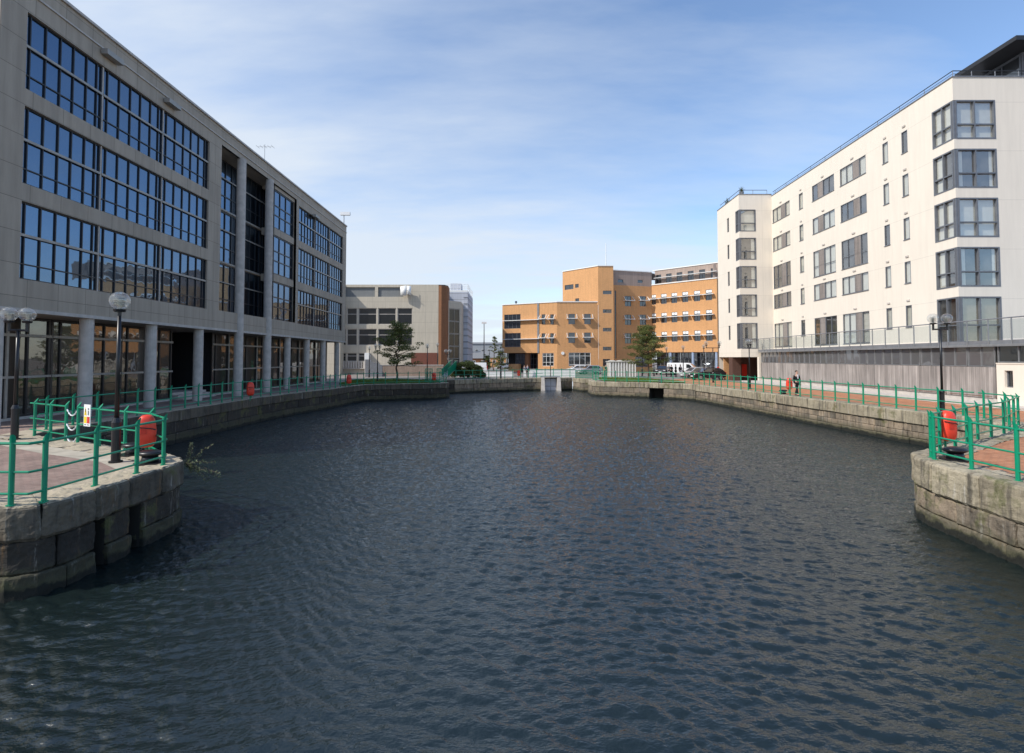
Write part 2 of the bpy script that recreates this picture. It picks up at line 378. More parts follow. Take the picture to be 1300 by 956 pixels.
# ---------------------------------------------------------------- stone walls
def sample(path):
    P = [Vector(p) for p in path]; S = [0]
    for a, b in zip(P, P[1:]): S.append(S[-1]+(b-a).length)
    nr = [Vector(q)-Vector(p) for p, q in zip(path, offset(path, 1))]
    def f(s):
        s = max(0, min(S[-1], s))
        for i in range(len(P)-1):
            if s <= S[i+1]+1e-9:
                t = (s-S[i])/(S[i+1]-S[i]); n = nr[i].lerp(nr[i+1], t); return P[i].lerp(P[i+1], t), n
    return f, S
def stone_wall(label, path, courses, group, skip=(), dark=False):
    th = thing('quay_wall', label, 'quay wall', (path[0][0], path[0][1], 0), 0, group)
    f, S = sample(path); L = S[-1]; cop = MB(); mas = MB(); back = MB(); r = random.Random(int(path[0][0]*97+path[0][1]*31))
    for ci, (z0, z1, ln, ins, bev) in enumerate(courses):
        mb = cop if ci == 0 else mas; D = .95 if ci == 0 else .4; s = 0
        while s < L-.05:
            e = s+ln*r.uniform(.75, 1.3)
            if L-e < ln*.5: e = L
            for a, b in skip:
                if ci and s < a < e: e = a
                if ci and s < b < e and s >= a: e = b
            if ci and any(a-1e-3 <= s < b-1e-3 for a, b in skip): s = e; continue
            j = ins+r.uniform(-.018, .018); b = bev*r.uniform(.7, 1.3); gpx = .008
            ss = [s+gpx, s+gpx+b]+[q for q in S if s+b+.05 < q < e-b-.05]+[e-b-gpx, e-gpx]
            n = len(ss); base = len(mb.v); zt = z1-(.006 if ci else 0)+(r.uniform(-.008, .008) if ci == 0 else 0)
            zb = z0+.004
            for k, q in enumerate(ss):
                p, nn = f(q); o = j+(b*.8 if k in (0, n-1) else 0); dz = b*.7 if k in (0, n-1) else 0
                for (of, z) in ((D, zb), (o+b, zb), (o, zb+b), (o, zt-b-dz*.3), (o+b*.35, zt-b*.35-dz*.3), (o+b, zt-dz*.4), (D, zt)):
                    w = p+nn*of; mb.v.append(Vector((w.x, w.y, z)))
            for k in range(n-1):
                for q in range(6): i0 = base+k*7+q; mb.f.append((i0, i0+1, i0+8, i0+7))
            mb.f.append(tuple(base+6-q for q in range(7))); mb.f.append(tuple(base+(n-1)*7+q for q in range(7)))
            s = e
    ss = sorted({0, L, *S, *[x for ab in skip for x in ab]})
    for a, b in zip(ss, ss[1:]):
        dd = 1.6 if any(x-1e-3 <= a and b <= y+1e-3 for x, y in skip) else .22
        (pa, na), (pb, nb) = f(a), f(b); A = pa+na*dd; B = pb+nb*dd
        back.quad((A.x, A.y, -2.6), (B.x, B.y, -2.6), (B.x, B.y, -.03), (A.x, A.y, -.03))
    for x, y in skip:
        for q in (x, y):
            p, nn = f(q); A = p+nn*.1; B = p+nn*1.6
            back.quad((A.x, A.y, -2.6), (B.x, B.y, -2.6), (B.x, B.y, -.03), (A.x, A.y, -.03))
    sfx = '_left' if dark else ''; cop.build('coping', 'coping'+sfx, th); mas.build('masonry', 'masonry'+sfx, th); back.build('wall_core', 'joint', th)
    if courses in (near, nearl):
        for c in th.children:
            if c.name.startswith(('coping', 'masonry')):
                sb = c.modifiers.new('cut', 'SUBSURF'); sb.subdivision_type = 'SIMPLE'; sb.levels = sb.render_levels = 4
                dm = c.modifiers.new('wear', 'DISPLACE'); dm.texture = WEAR; dm.strength = .07; dm.mid_level = .5; dm.texture_coords = 'GLOBAL'
                d2 = c.modifiers.new('pits', 'DISPLACE'); d2.texture = PITS; d2.strength = .03; d2.mid_level = .5; d2.texture_coords = 'GLOBAL'
    return th
WEAR = bpy.data.textures.new('wear', 'CLOUDS'); WEAR.noise_scale = .35
PITS = bpy.data.textures.new('pits', 'CLOUDS'); PITS.noise_scale = .09
GW = 'stone walls round the dock'
nearl = [(-.62, .02, 1.15, .0, .06), (-1.2, -.62, 1.5, .05, .04), (-2.5, -1.2, 1.3, .02, .04)]
near = [(-.76, .02, 1.25, .0, .07), (-1.27, -.76, 1.6, .05, .04), (-2.5, -1.27, 1.3, .02, .04)]
mid = [(-.62, .02, 1.1, .0, .05), (-1.0, -.62, .55, .1, .025), (-1.3, -1.0, .7, .08, .025), (-2.4, -1.3, 1.1, .05, .03)]
far = [(-.55, .02, 1.2, .0, .05), (-1.1, -.55, 1.6, .05, .03), (-2.4, -1.1, 1.4, .0, .03)]
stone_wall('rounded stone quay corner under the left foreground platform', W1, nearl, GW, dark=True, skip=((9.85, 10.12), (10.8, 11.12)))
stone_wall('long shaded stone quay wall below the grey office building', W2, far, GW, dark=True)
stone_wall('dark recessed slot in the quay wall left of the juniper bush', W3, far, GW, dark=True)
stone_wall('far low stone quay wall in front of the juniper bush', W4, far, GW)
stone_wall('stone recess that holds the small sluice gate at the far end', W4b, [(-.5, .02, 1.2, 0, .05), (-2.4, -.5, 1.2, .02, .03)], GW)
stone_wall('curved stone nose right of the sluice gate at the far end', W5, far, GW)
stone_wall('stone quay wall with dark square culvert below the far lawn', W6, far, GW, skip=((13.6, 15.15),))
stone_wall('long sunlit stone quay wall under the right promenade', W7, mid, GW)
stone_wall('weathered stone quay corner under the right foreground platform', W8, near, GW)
# ---------------------------------------------------------------- water
def water():
    rs = np.random.RandomState(12)
    X = np.concatenate([np.arange(-19, -9, .09), np.arange(-9, 9, .045), np.arange(9, 23.05, .09)]); Y = [-9.0]
    while Y[-1] < 71: Y.append(Y[-1]+(.3 if Y[-1] < 2 else max(.038, .0035*Y[-1])))
    Y = np.array(Y)
    gx, gy = np.meshgrid(X, Y); z = np.zeros_like(gx)
    dx = np.zeros_like(gx); dy = np.zeros_like(gx)
    for i in range(70):
        lam = .105*(1.024**i) if i < 45 else rs.uniform(.14, .3) if i < 64 else rs.uniform(.4, .6)
        th = math.pi/2+R(-18)+rs.normal()*.5; k = 2*math.pi/lam; a = .0083*lam**.92*rs.uniform(.5, 1.3)
        ph = rs.uniform(0, 6.28); arg = k*(gx*math.cos(th)+gy*math.sin(th))+ph
        # uneven gusts: every wave train fades in and out
        env = .82+.18*np.sin(gx*rs.uniform(-.5, .5)+gy*rs.uniform(-.35, .35)+rs.uniform(0, 6))
        z += a*env*np.sin(arg); dx += -a*env*1.15*np.cos(arg)*math.cos(th); dy += -a*env*1.15*np.cos(arg)*math.sin(th)
    calm = np.clip((gy-59)/6, 0, 1); z *= 1-.75*calm
    px, py = gx+dx, gy+dy
    nx, ny = len(X), len(Y); co = np.stack([px, py, z-1.6], -1).reshape(-1, 3)
    idx = np.arange(nx*ny).reshape(ny, nx); F = np.stack([idx[:-1, :-1], idx[:-1, 1:], idx[1:, 1:], idx[1:, :-1]], -1).reshape(-1, 4)
    me = bpy.data.meshes.new('water'); me.vertices.add(len(co)); me.vertices.foreach_set('co', co.ravel())
    me.loops.add(F.size); me.loops.foreach_set('vertex_index', F.ravel()); me.polygons.add(len(F))
    me.polygons.foreach_set('loop_start', np.arange(0, F.size, 4)); me.update(calc_edges=True)
    me.polygons.foreach_set('use_smooth', np.ones(len(F), bool)); me.update()
    m, nt, b, o = newmat('dock_water'); v = tex(nt)
    b.inputs['Base Color'].default_value = (.009, .0155, .015, 1); b.inputs['Roughness'].default_value = .05; b.inputs['IOR'].default_value = 1.62
    sp = tex(nt, 'Object', (1, 1.9, 1)); n1 = nz(nt, sp, 12, 3, .55); n2 = nz(nt, sp, 1.6, 3, .6)
    ad = N(nt, 'Math', operation='MULTIPLY_ADD'); nt.links.new(n2, ad.inputs[0]); ad.inputs[1].default_value = 1.6; nt.links.new(n1, ad.inputs[2])
    sy = N(nt, 'SeparateXYZ'); nt.links.new(v, sy.inputs[0])
    rp = ramp(nt, (lambda d: (nt.links.new(sy.outputs[1], d.inputs[0]), d.inputs.__getitem__(1).__setattr__('default_value', 70), d.outputs[0])[2])(N(nt, 'Math', operation='DIVIDE')), [(.12, .26), (.4, 1), (.84, 1), (.95, .2)])
    bp = N(nt, 'Bump'); bp.inputs['Distance'].default_value = .085; nt.links.new(rp, bp.inputs['Strength'])
    nt.links.new(ad.outputs[0], bp.inputs['Height']); nt.links.new(bp.outputs[0], b.inputs['Normal'])
    me.materials.append(m); ob = bpy.data.objects.new('water', me); COL.objects.link(ob); tag(ob, kind='structure')
water()
# ---------------------------------------------------------------- railings
def railing(label, line, group='green dockside railings', step=1.14, start=0, posts=None, heights=(1.1, .6, .22), out=1, ext=0, skip=()):
    th = thing('railing', label, 'railing', (line[0][0], line[0][1], 0), 0, group)
    f, S = sample(line); L = S[-1]; ps = posts or [start+step*i for i in range(int((L-start)/step+.001)+1)]
    pm = None
    for s in ps:
        p, nn = f(s); nn = nn.normalized()*out     # nn points inland
        mb = MB(); n = 10; r = .043; a = len(mb.v)
        for z in (0, 1.12):
            for k in range(n): q = 2*math.pi*k/n; mb.v.append(Vector((p.x+r*math.cos(q), p.y+r*math.sin(q), z)))
        for k in range(n):
            q = 2*math.pi*k/n; w = Vector((math.cos(q), math.sin(q))); t = .5-.5*w.dot(nn)       # 0 inland .. 1 waterside
            mb.v.append(Vector((p.x+r*w.x-nn.x*.03*t, p.y+r*w.y-nn.y*.03*t, 1.12+.15*t)))
        for j in range(2):
            for k in range(n): mb.f.append((a+j*n+k, a+j*n+(k+1) % n, a+(j+1)*n+(k+1) % n, a+(j+1)*n+k))
        mb.f.append(tuple(a+2*n+k for k in range(n)))
        mb.cyl((p.x, p.y, 0), (p.x, p.y, .03), .075, n=10)
        mb.build('post', 'green', th)
    for h, r in zip(heights, (.026, .022, .022)):
        pts = [(q[0], q[1], h) for q in line]
        MB().tube(pts, r, 8).build('rail', 'green', th)
    return th
railing('green railing round the left foreground platform, along its water edge', [(-14, 9.08), (-8.5, 9.08), (-8.45, 9.33), (-8.45, 12.5), (-8.55, 12.75)], posts=[.6, 1.75, 2.9, 4.05, 5.2, 5.76, 6.9, 8.04, 8.93])
railing('green railing with warning sign along the back of the left platform', [(-8.6, 12.8), (-9.75, 13.9), (-12.1, 15.1), (-13.3, 15.75)], posts=[1.6, 2.85, 4.23, 5.55])
railing('short green railing left of the chains on the left platform', [(-13.95, 16.1), (-16.2, 17.3)], posts=[0, 1.05, 2.2])
railing('long shaded green railing below the grey office building', offset(W2[1:], .32)[0:11], start=.3)
railing('green railing on the far quay in front of the juniper bush', offset(W4, .35), start=.3)
railing('green railing above the sluice gate', [(3.2, 70.2), (8.6, 70.4)], start=.2)
railing('green railing along the far lawn above the culvert', offset(W6[1:], .4)[1:], step=1.25, start=.2)
railing('long green railing on the sunlit right promenade', offset(W7, .38), start=.1)
railing('green railing with life ring case on the back of the right platform', [(20.35, 22.4), (19.95, 20.2), (16.9, 17.65), (14.8, 16.35), (12.6, 14.75), (11.9, 14.3), (11.25, 13.85), (10.9, 13.4)], step=1.2, start=.3)
railing('green railing along the water edge of the right foreground platform', [(10.8, 13.3), (10.75, 12.6), (10.65, 10), (10.6, 6)], start=.12)
# chains across the gap
ch = thing('safety_chain', 'pale chains hanging across the gap in the left platform railing', 'chain', (-13.6, 15.9, 0))
a, b = Vector((-13.95, 16.1)), Vector((-13.3, 15.75))
for z in (1.05, .6, .22):
    mb = MB()
    for k in range(14):
        t = k/13; t2 = min(1, (k+.9)/13); s = lambda t: -.22*(1-(2*t-1)**2)
        p = a.lerp(b, t); q = a.lerp(b, t2); mb.cyl((p.x, p.y, z+s(t)), (q.x, q.y, z+s(t2)), .022 if k % 2 else .014, n=6)
    mb.build('chain', 'white', ch)
# warning sign
t = thing('warning_sign', 'white warning sign with yellow triangle on the left platform railing', 'sign', (-12.7, 15.35, 0))
P = Plane((-13.1, 15.53), (-12.45, 15.2)); P.n = Vector((-.45, -.89)).normalized() if P.n.y > 0 else P.n
SA = lambda a: .5+a*.52
SZ = lambda z: .6+(z-.55)*.71
def sbox(mb, a0, a1, z0, z1, o0, o1): return mb.pbox(P, SA(a0), SA(a1), SZ(z0), SZ(z1), o0, o1)
sbox(MB(), 0, .7, .55, 1.45, .06, .075).build('board', 'white', t)
mb = MB(); mb.quad(P.pt(SA(.05), SZ(1.0), .079), P.pt(SA(.33), SZ(1.0), .079), P.pt(SA(.19), SZ(1.35), .079)); mb.build('yellow_triangle', 'yellow', t)
mb = MB(); mb.cyl(P.pt(SA(.19), SZ(1.06), .079), P.pt(SA(.19), SZ(1.06), .083), .016, n=8); sbox(mb, .165, .215, 1.12, 1.26, .079, .083); mb.build('exclamation_mark', 'black', t)
sbox(MB(), .05, .33, .68, .95, .075, .08).build('yellow_panel', 'yellow', t)
sbox(MB(), .38, .65, .68, .95, .075, .08).build('red_panel', 'red', t)
mb = MB(); mb.cyl(P.pt(SA(.51), SZ(1.27), .08), P.pt(SA(.51), SZ(1.27), .084), .03, n=12); sbox(mb, .46, .56, 1.02, 1.2, .08, .084); mb.build('figure_symbol', 'grey_steel', t)
mb = MB(); [sbox(mb, .1+i*.3, .28+i*.3, .6, .63, .076, .08) for i in (0, 1)]; mb.build('writing', 'black', t)
# life ring cases
def lifering(loc, rz, label, sc=1, mat='orange_red', post=True):
    t = thing('life_ring_case', label, 'life ring', loc, rz, 'red life ring cases')
    mb = MB(); n = 20; prof = []
    for k in range(n):
        q = 2*math.pi*k/n; c, s_ = math.cos(q), math.sin(q)
        x = math.copysign(abs(c)**.55, c)*.215; z = math.copysign(abs(s_)**.55, s_)*.42
        if z > 0: x *= 1-.22*(z/.42)**2
        else: x *= 1+.05*(-z/.42)
        prof.append((x, z))
    i = len(mb.v)
    for y, k in ((.09, 1), (-.02, 1.0), (-.09, .94), (-.13, .7), (-.14, .35)):
        for x, z in prof: mb.v.append(Vector((loc[0]+x*k, loc[1]+y, .72+z*k)))
    for j in range(4):
        for k in range(n): mb.f.append((i+j*n+k, i+j*n+(k+1) % n, i+(j+1)*n+(k+1) % n, i+(j+1)*n+k))
    mb.f.append(tuple(i+4*n+k for k in range(n))); mb.f.append(tuple(i+n-1-k for k in range(n)))
    mb.build('case', mat, t, True)
    mb = MB(); x, y = loc[0], loc[1]; mb.tube([(x-.21, y-.1, .86), (x-.1, y-.16, .83), (x+.1, y-.165, .8), (x+.21, y-.1, .76)], .014, 6); mb.build('rope', 'black', t)
    mb = MB()
    mb.box(x-.11, x+.02, y-.155, y-.13, .66, .8); mb.build('handle', 'red', t)
    if post: MB().cyl((x, y+.08, 0), (x, y+.08, .5), .03).build('post', 'green', t)
    return t
# lifering builds its meshes at world place then the thing is turned about its base
L0 = lifering((12.15, 14.35, 0), R(8), 'bright red life ring case on the right foreground platform')
dup(L0, (-9.45, 13.3, 0), R(30), 'red life ring case behind posts at the tip of the left platform')
dup(L0, (20.7, 38.3, 0), R(5), 'red life ring case on the right promenade beside the walking man')
dup(L0, (-16.1, 31.6, 0), R(35), 'red life ring case on shaded left promenade before the tall columns')
dup(L0, (-14.8, 46.6, 0), R(25), 'small red life ring case at the end of the left promenade')
dup(L0, (-8.2, 54.0, 0), R(10), 'red life ring case by the dark slot left of the juniper bush')
dup(L0, (.9, 67.2, 0), R(0), 'red life ring case on far quay left of the sluice gate')
# mooring bollards
def bollard(loc, label):
    t = thing('mooring_bollard', label, 'bollard', loc, 0, 'black mooring bollards'); x, y, z = loc
    MB().cyl((x, y, 0), (x, y, .04), .34, n=20).build('base_plate', 'black', t)
    MB().cyl((x, y, .04), (x, y, .2), .2, .17, n=16).build('stem', 'black', t, True)
    mb = MB(); mb.sph((x, y, .26), .3, 18, 8, (1, .8, .28)); mb.build('head', 'black', t, True); return t
B0 = bollard((-8.95, 12.75, 0), 'black bollard at the tip of the left platform')
B0.rotation_euler.z = 0
dup(B0, (-10.2, 13.9, 0), 0, 'black bollard behind the near lamp post on the left platform')
dup(B0, (-13.2, 17.3, 0), 0, 'black bollard near the twin lamp on the left platform')
dup(B0, (11.35, 13.2, 0), 0, 'black bollard at the tip of the right platform')
dup(B0, (19.7, 37.3, 0), 0, 'black bollard on the right promenade left of the walking man')
dup(B0, (15.8, 54.6, 0), 0, 'black bollard at the end of the far lawn')
# ---------------------------------------------------------------- lamps
def lamp(loc, label, kind='single', h=4.05, arm=.3, rz=0):
    x, y = 0, 0
    t = thing('street_lamp', label, 'street lamp', (0, 0, 0), 0, 'black dockside lamps with glass globes')
    mb = MB(); mb.cyl((0, 0, 0), (0, 0, 1.0), .1, n=14); mb.cyl((0, 0, 1.0), (0, 0, 1.12), .115, .07, n=14); mb.cyl((0, 0, 0), (0, 0, .05), .15, n=14); mb.build('base', 'black', t, False)
    top = h-.32 if kind == 'single' else h-.5
    MB().cyl((0, 0, 1.1), (0, 0, top), .055, .042, n=10).build('pole', 'black', t, True)
    cs = [(0, 0)] if kind == 'single' else [(-arm, 0), (arm, 0)]
    if kind != 'single':
        mb = MB(); mb.tube([(-arm-.03, 0, top-.02), (arm+.03, 0, top-.02)], .035); mb.build('arm', 'black', t)
    for cx, cy in cs:
        mb = MB(); mb.cyl((cx, 0, top-.06), (cx, 0, h-.25), .045, n=8); mb.cyl((cx, 0, h-.28), (cx, 0, h-.22), .12, .14, n=12); mb.build('holder', 'black', t)
        gl = MB().sph((cx, 0, h), .228, 22, 14).build('globe', 'globe', t, True)
        mb = MB(); mb.cyl((cx, 0, h-.2), (cx, 0, h+.04), .05, n=8)
        for k in range(5): mb.cyl((cx, 0, h-.14+k*.05), (cx, 0, h-.125+k*.05), .11, .13, n=12)
        mb.build('louvre', 'lamp_core', gl, False)
    t.location = loc; t.rotation_euler.z = rz
    return t
def gl(px, d): return ((px-650)/650*d, d, 0)
S0 = lamp(gl(150.5, 12.85), 'single globe lamp nearest the camera on the left platform')
T0 = lamp(gl(22, 16.4), 'twin globe lamp at the left edge beside the office building', 'twin', 4.02, .22)
T0.rotation_euler.z = R(25)
lamp((20.35, 24.3, 0), 'tall twin globe lamp beside the red life ring case on the right', 'twin', 4.5, .33)
dup(T0, (20.15, 43.5, 0), R(90), 'twin globe lamp on the right promenade below the far apartment windows')
lamp(gl(905, 55), 'wide armed twin globe lamp between dark hatchback and cream apartments', 'twin', 4.25, .7)
dup(S0, gl(893.5, 61), 0, 'single globe lamp in front of the dark grey hatchback')
dup(S0, gl(867.2, 66), 0, 'single globe lamp beside the group of people in black')
dup(S0, gl(846, 73), 0, 'single globe lamp right of the pine on the far lawn')
dup(S0, gl(830, 75), 0, 'single globe lamp behind the right side of the far pine')
dup(S0, gl(815, 76), 0, 'single globe lamp behind the left side of the far pine')
dup(T0, gl(479.5, 57.5), 0, 'twin globe lamp left of the shaded pine on the left lawn')
dup(S0, gl(469, 70), 0, 'pale globe lamp farther back left of the shaded pine')
dup(S0, gl(542.5, 58.3), 0, 'single globe lamp on the left lawn right of the shaded pine')
dup(S0, gl(555.5, 81), 0, 'single globe lamp against the corner of the beige building', sc=(1.2, 1.2, 1.2))
dup(T0, gl(568.5, 70), 0, 'twin globe lamp in front of the brown glass stair bay', sc=(1.2, 1.2, .9))
dup(T0, gl(635.8, 66), 0, 'twin globe lamp on far quay between the juniper and the orange building', sc=(1.1, 1.1, .92))
t = thing('street_light', 'tall slim street light on a thin mast in the gap between the buildings', 'street light', gl(614.5, 108))
x, y, _ = t.location; MB().cyl((x, y, 0), (x, y, 10), .16, .08, n=8).build('mast', 'grey_steel', t); MB().box(x-.5, x+.5, y-.25, y+.25, 9.95, 10.3).build('lantern', 'white', t)
# ---------------------------------------------------------------- windows
def window(par, P, a0, a1, z0, z1, off=-.1, cols=(), rows=(), fw=.06, frame='dark_frame', glass='office_glass', blind=None, name='window', depth=.08, bd=.06):
    mb = MB()
    mb.pbox(P, a0, a0+fw, z0, z1, off, off+depth); mb.pbox(P, a1-fw, a1, z0, z1, off, off+depth)
    mb.pbox(P, a0+fw, a1-fw, z0, z0+fw, off, off+depth); mb.pbox(P, a0+fw, a1-fw, z1-fw, z1, off, off+depth)
    for c in cols: q = a0+(a1-a0)*c; mb.pbox(P, q-fw*.45, q+fw*.45, z0+fw, z1-fw, off+.004, off+depth-.004)
    for c in rows: q = z0+(z1-z0)*c; mb.pbox(P, a0+fw, a1-fw, q-fw*.45, q+fw*.45, off+.008, off+depth-.01)
    w = mb.build(name, frame, par)
    MB().quad(P.pt(a0+.01, z0+.01, off+.02), P.pt(a1-.01, z0+.01, off+.02), P.pt(a1-.01, z1-.01, off+.02), P.pt(a0+.01, z1-.01, off+.02)).build('pane', glass, w)
    if blind:
        MB().quad(P.pt(a0, z0, off-bd), P.pt(a1, z0, off-bd), P.pt(a1, z1, off-bd), P.pt(a0, z1, off-bd)).build('curtain' if blind == 'curtain' else 'room', blind, w)
    return w
# ---------------------------------------------------------------- left office building
OB = thing('office_building', 'grey concrete office block with mirrored windows and round columns, left', 'building', (-19, 18.6, 0))
P = Plane((-19, 0), (-19, 60)); P.n = Vector((1, 0))
Y0, Y1 = 18.6, 58.3; ZB, ZT = 4.4, 17.8
rows = [(13.15, 16.2), (9.42, 12.47), (5.68, 8.72)]
s1 = [(19.65, 23.44), (23.51, 27.57), (27.64, 31.75)]; s3 = [(45.25, 49.15), (49.25, 53.1), (53.2, 57.15)]
holes = []
for z0, z1 in rows:
    holes += [(19.65, 31.75, z0, z1), (45.25, 57.15, z0, z1)]
holes.append((33.1, 44.75, 5.72, 16.6))
mb = MB().holed(P, Y0, Y1, ZB, ZT, holes, .2)
mb.quad((-19, Y0, ZB), (-40, Y0, ZB), (-40, Y0, ZT), (-19, Y0, ZT)); mb.quad((-19, Y1, ZB), (-40, Y1, ZB), (-40, Y1, ZT), (-19, Y1, ZT))
mb.quad((-19, Y0, ZB), (-19, Y1, ZB), (-40, Y1, ZB), (-40, Y0, ZB))
mb.build('wall', 'concrete', OB)
MB().box(-40, -19.02, Y0+.02, Y1-.02, ZT-.05, ZT+.02).build('roof', 'roof_grey', OB)
mb = MB(); mb.pbox(P, Y0, Y1, 16.95, 17.02, .003, .06); mb.pbox(P, Y0, Y1, ZT-.12, ZT, .003, .1); mb.build('cornice', 'concrete_round', OB)
mb = MB(); mb.pbox(P, Y0, Y1, ZB-.002, ZB+.14, .002, .05); mb.build('string_course', 'concrete_round', OB)
mb = MB(); mb.box(-30, -20.6, 26.2, 47, ZT+.021, 18.85); mb.build('roof_plant_screen', 'grey_steel', OB)
# long runs of glazing, one window per bay and storey
cols = (.07, .25, .43, .6, .78, .93)
for z0, z1 in rows:
    for grp in (s1, s3):
        for k, (a, b) in enumerate(grp):
            w = window(OB, P, a, b, z0+.004, z1-.004, -.18, cols, (.2,), .05)
            zz = z0+(z1-z0)*.57; MB().pbox(P, a, b, zz-.05, zz+.05, -.11, -.05).build('transom', 'light_bar', w)
            if k < 2: MB().pbox(P, b, b+(.07 if grp is s1 else .1), z0, z1, -.19, -.08).build('mullion', 'concrete_round', OB)
            for q in range(2, 5, 2):
                pass
# recessed middle section
mb = MB(); RX = Plane((-20.5, 0), (-20.5, 60)); RX.n = Vector((1, 0))
mb.quad(P.pt(33.1, 5.72), P.pt(33.1, 16.6), RX.pt(34.2, 16.6), RX.pt(34.2, 5.72))
mb.quad(P.pt(44.75, 5.72), P.pt(44.75, 16.6), RX.pt(44.75, 16.6), RX.pt(44.75, 5.72))
mb.quad(P.pt(33.1, 5.72), P.pt(44.75, 5.72), RX.pt(44.75, 5.72), RX.pt(33.1, 5.72)); mb.quad(P.pt(33.1, 16.6), P.pt(44.75, 16.6), RX.pt(44.75, 16.6), RX.pt(33.1, 16.6))
mb.build('recess', 'concrete', OB)
for k, (z0, z1) in enumerate([(13.0, 16.6), (9.3, 12.95), (5.72, 9.25)]):
    for a, b in ((34.2, 37.6), (37.65, 41.1), (41.15, 44.7)):
        w = window(OB, RX, a, b, z0, z1, .05, (.12, .3, .55, .8), (.3,), .08)
        MB().pbox(RX, a, b, z1-1.35, z1-1.27, .14, .2).build('transom', 'light_bar', w)
        MB().pbox(RX, a, b, z0-.02, z0+.1, .14, .22).build('sill', 'light_bar', w)
Q = Plane((-19.3, 0), (-19.3, 60)); Q.n = Vector((1, 0))
for z0, z1 in rows:
    window(OB, Q, 41.0, 44.6, z0, z1+.1, .0, (.3, .6), (.35, .6), .09)
for z0, z1 in ((8.83, 9.41), (12.58, 13.14), (16.31, 16.59)):
    MB().pbox(Q, 40.95, 44.7, z0, z1, -.9, .14).build('spandrel', 'concrete', OB)
mb = MB()
for k, (z0, z1) in enumerate(rows): mb.quad(P.pt(33.15, z0-.72, -.02), P.pt(33.15, z0-.02, -.02), RX.pt(34.15, z0-.02, .12), RX.pt(34.15, z0-.72, .12))
mb.build('splayed_spandrel', 'concrete', OB)
for k in range(10):
    y = 19.05+4.15*k; tall = k in (4, 5)
    mb = MB().cyl((-19.3 if not tall else -19.05, y, 0), (-19.3 if not tall else -19.05, y, 16.62 if tall else ZB-.004), .3 if tall else .27, n=20, cap=False)
    for z in ([3.9, 7.6, 11.3, 15.0] if tall else [3.55]): mb.cyl((-19.3 if not tall else -19.05, y, z), (-19.3 if not tall else -19.05, y, z+.03), .306 if tall else .276, n=20)
    mb.build('column', 'concrete_round', OB, False)
G = Plane((-21.0, 0), (-21.0, 60)); G.n = Vector((1, 0))
for k in range(9):
    a, b = 19.1+4.15*k, 19.1+4.15*(k+1)
    if k == 3 or k == 4 and False:
        continue
    w = window(OB, G, a, b-.05, .12, ZB-.02, 0, (.12, .5, .74), (), .1, glass='shop_glass', name='shopfront')
    mb = MB(); mb.pbox(G, a, b-.05, 3.52, 3.64, .1, .16); mb.pbox(G, a, b-.05, 1.76, 1.86, .1, .16); mb.pbox(G, (a+b)/2-.05, (a+b)/2+.05, .12, ZB, .09, .15); mb.build('glazing_bar', 'light_bar', w)
    MB().pbox(G, a, b, 0, .12, -.1, .12).build('plinth', 'concrete_round', w)
mb = MB(); mb.box(-26, -25.9, 31, 36, 0, ZB); mb.box(-26, -21, 31.4, 31.45, 0, ZB); mb.box(-26, -21, 35.75, 35.8, 0, ZB); mb.build('entrance_recess', 'dark_room', OB)
mb = MB(); [mb.box(-22.5-.35*i, -20.4-.35*i, 31.9, 35.4, .15*i, .15*(i+1)) for i in range(3)]; mb.build('entrance_steps', 'concrete_round', OB)
mb = MB(); mb.box(-39, -38.9, Y0, Y1, 0, ZB); mb.box(-40, -21.05, Y1-.1, Y1-.02, 0, ZB); mb.build('back_wall', 'concrete', OB)
for i, (px, py) in enumerate(((138, 72), (215, 132), (399, 275))):
    a, z = P.fp(px, py); MB().pbox(P, a-.5, a+.5, z-.14, z+.1, .05, .35).build('floodlight', 'light_bar', OB)
t = thing('roof_aerial', 'thin aerial on the roof edge of the grey office block', 'aerial', (-20.8, 42.5, ZT+.02))
mb = MB(); mb.cyl((-20.8, 42.5, ZT), (-20.8, 42.5, 20.6), .02); mb.tube([(-21.4, 42.5, 20.4), (-20.1, 42.5, 20.4)], .015); [mb.tube([(-21.4+i*.32, 42.2, 20.4), (-21.4+i*.32, 42.8, 20.4)], .012) for i in range(5)]; mb.build('mast', 'steel', t)
t = thing('security_camera', 'small white security camera on the far roof corner of the office block', 'camera', (-19.2, 58, ZT+.02))
mb = MB(); mb.cyl((-19.2, 58, ZT), (-19.2, 58, ZT+1.2), .05); mb.build('bracket', 'steel', t); MB().box(-19.6, -18.5, 57.85, 58.15, ZT+1.15, ZT+1.5).build('housing', 'white', t)
# ---------------------------------------------------------------- cream apartments, right
AB = thing('apartment_block', 'cream rendered apartment block with corner bay windows, right', 'building', (28.43, 33, 0))
MP = Plane((28.9, 33), (29.55, 57.7)); FR = Plane((28.9, 33), (45, 33)); ZR = 21.05
NX = 25.8; EX = MP.pt(MP.L, 0).x
NF = Plane((NX, 57.7), (EX, 57.7)); NS = Plane((NX, 57.7), (NX+.2, 64.3))
zt = [19.4-3.23*k for k in range(5)]
def sx(P, px, py=330): return P.fp(px, py)[0]
big = [(981.8, 1003.7), (1032.6, 1061), (1068.6, 1102)]; small = [(1015.7, 1020.6), (1123.7, 1130.8), (1148.3, 1156)]
wins = []
for k in range(5):
    for j, (a, b) in enumerate(big):
        h = 1.52
        if k == 2: h = 2.5
        if k == 4: h = 2.6 if j != 1 else 2.6
        sa, sb = sorted((sx(MP, a), sx(MP, b))); wins.append((sa, sb, zt[k]-h, zt[k], 'big', k, j))
    for j, (a, b) in enumerate(small):
        sa, sb = sorted((sx(MP, a), sx(MP, b))); wins.append((sa, sb, zt[k]-1.6, zt[k], 'small', k, j))
bay = [(z+.12-2.58 if i < 4 else 3.62, z+.12) for i, z in enumerate(zt)]
BW, BF = 1.75, 2.73
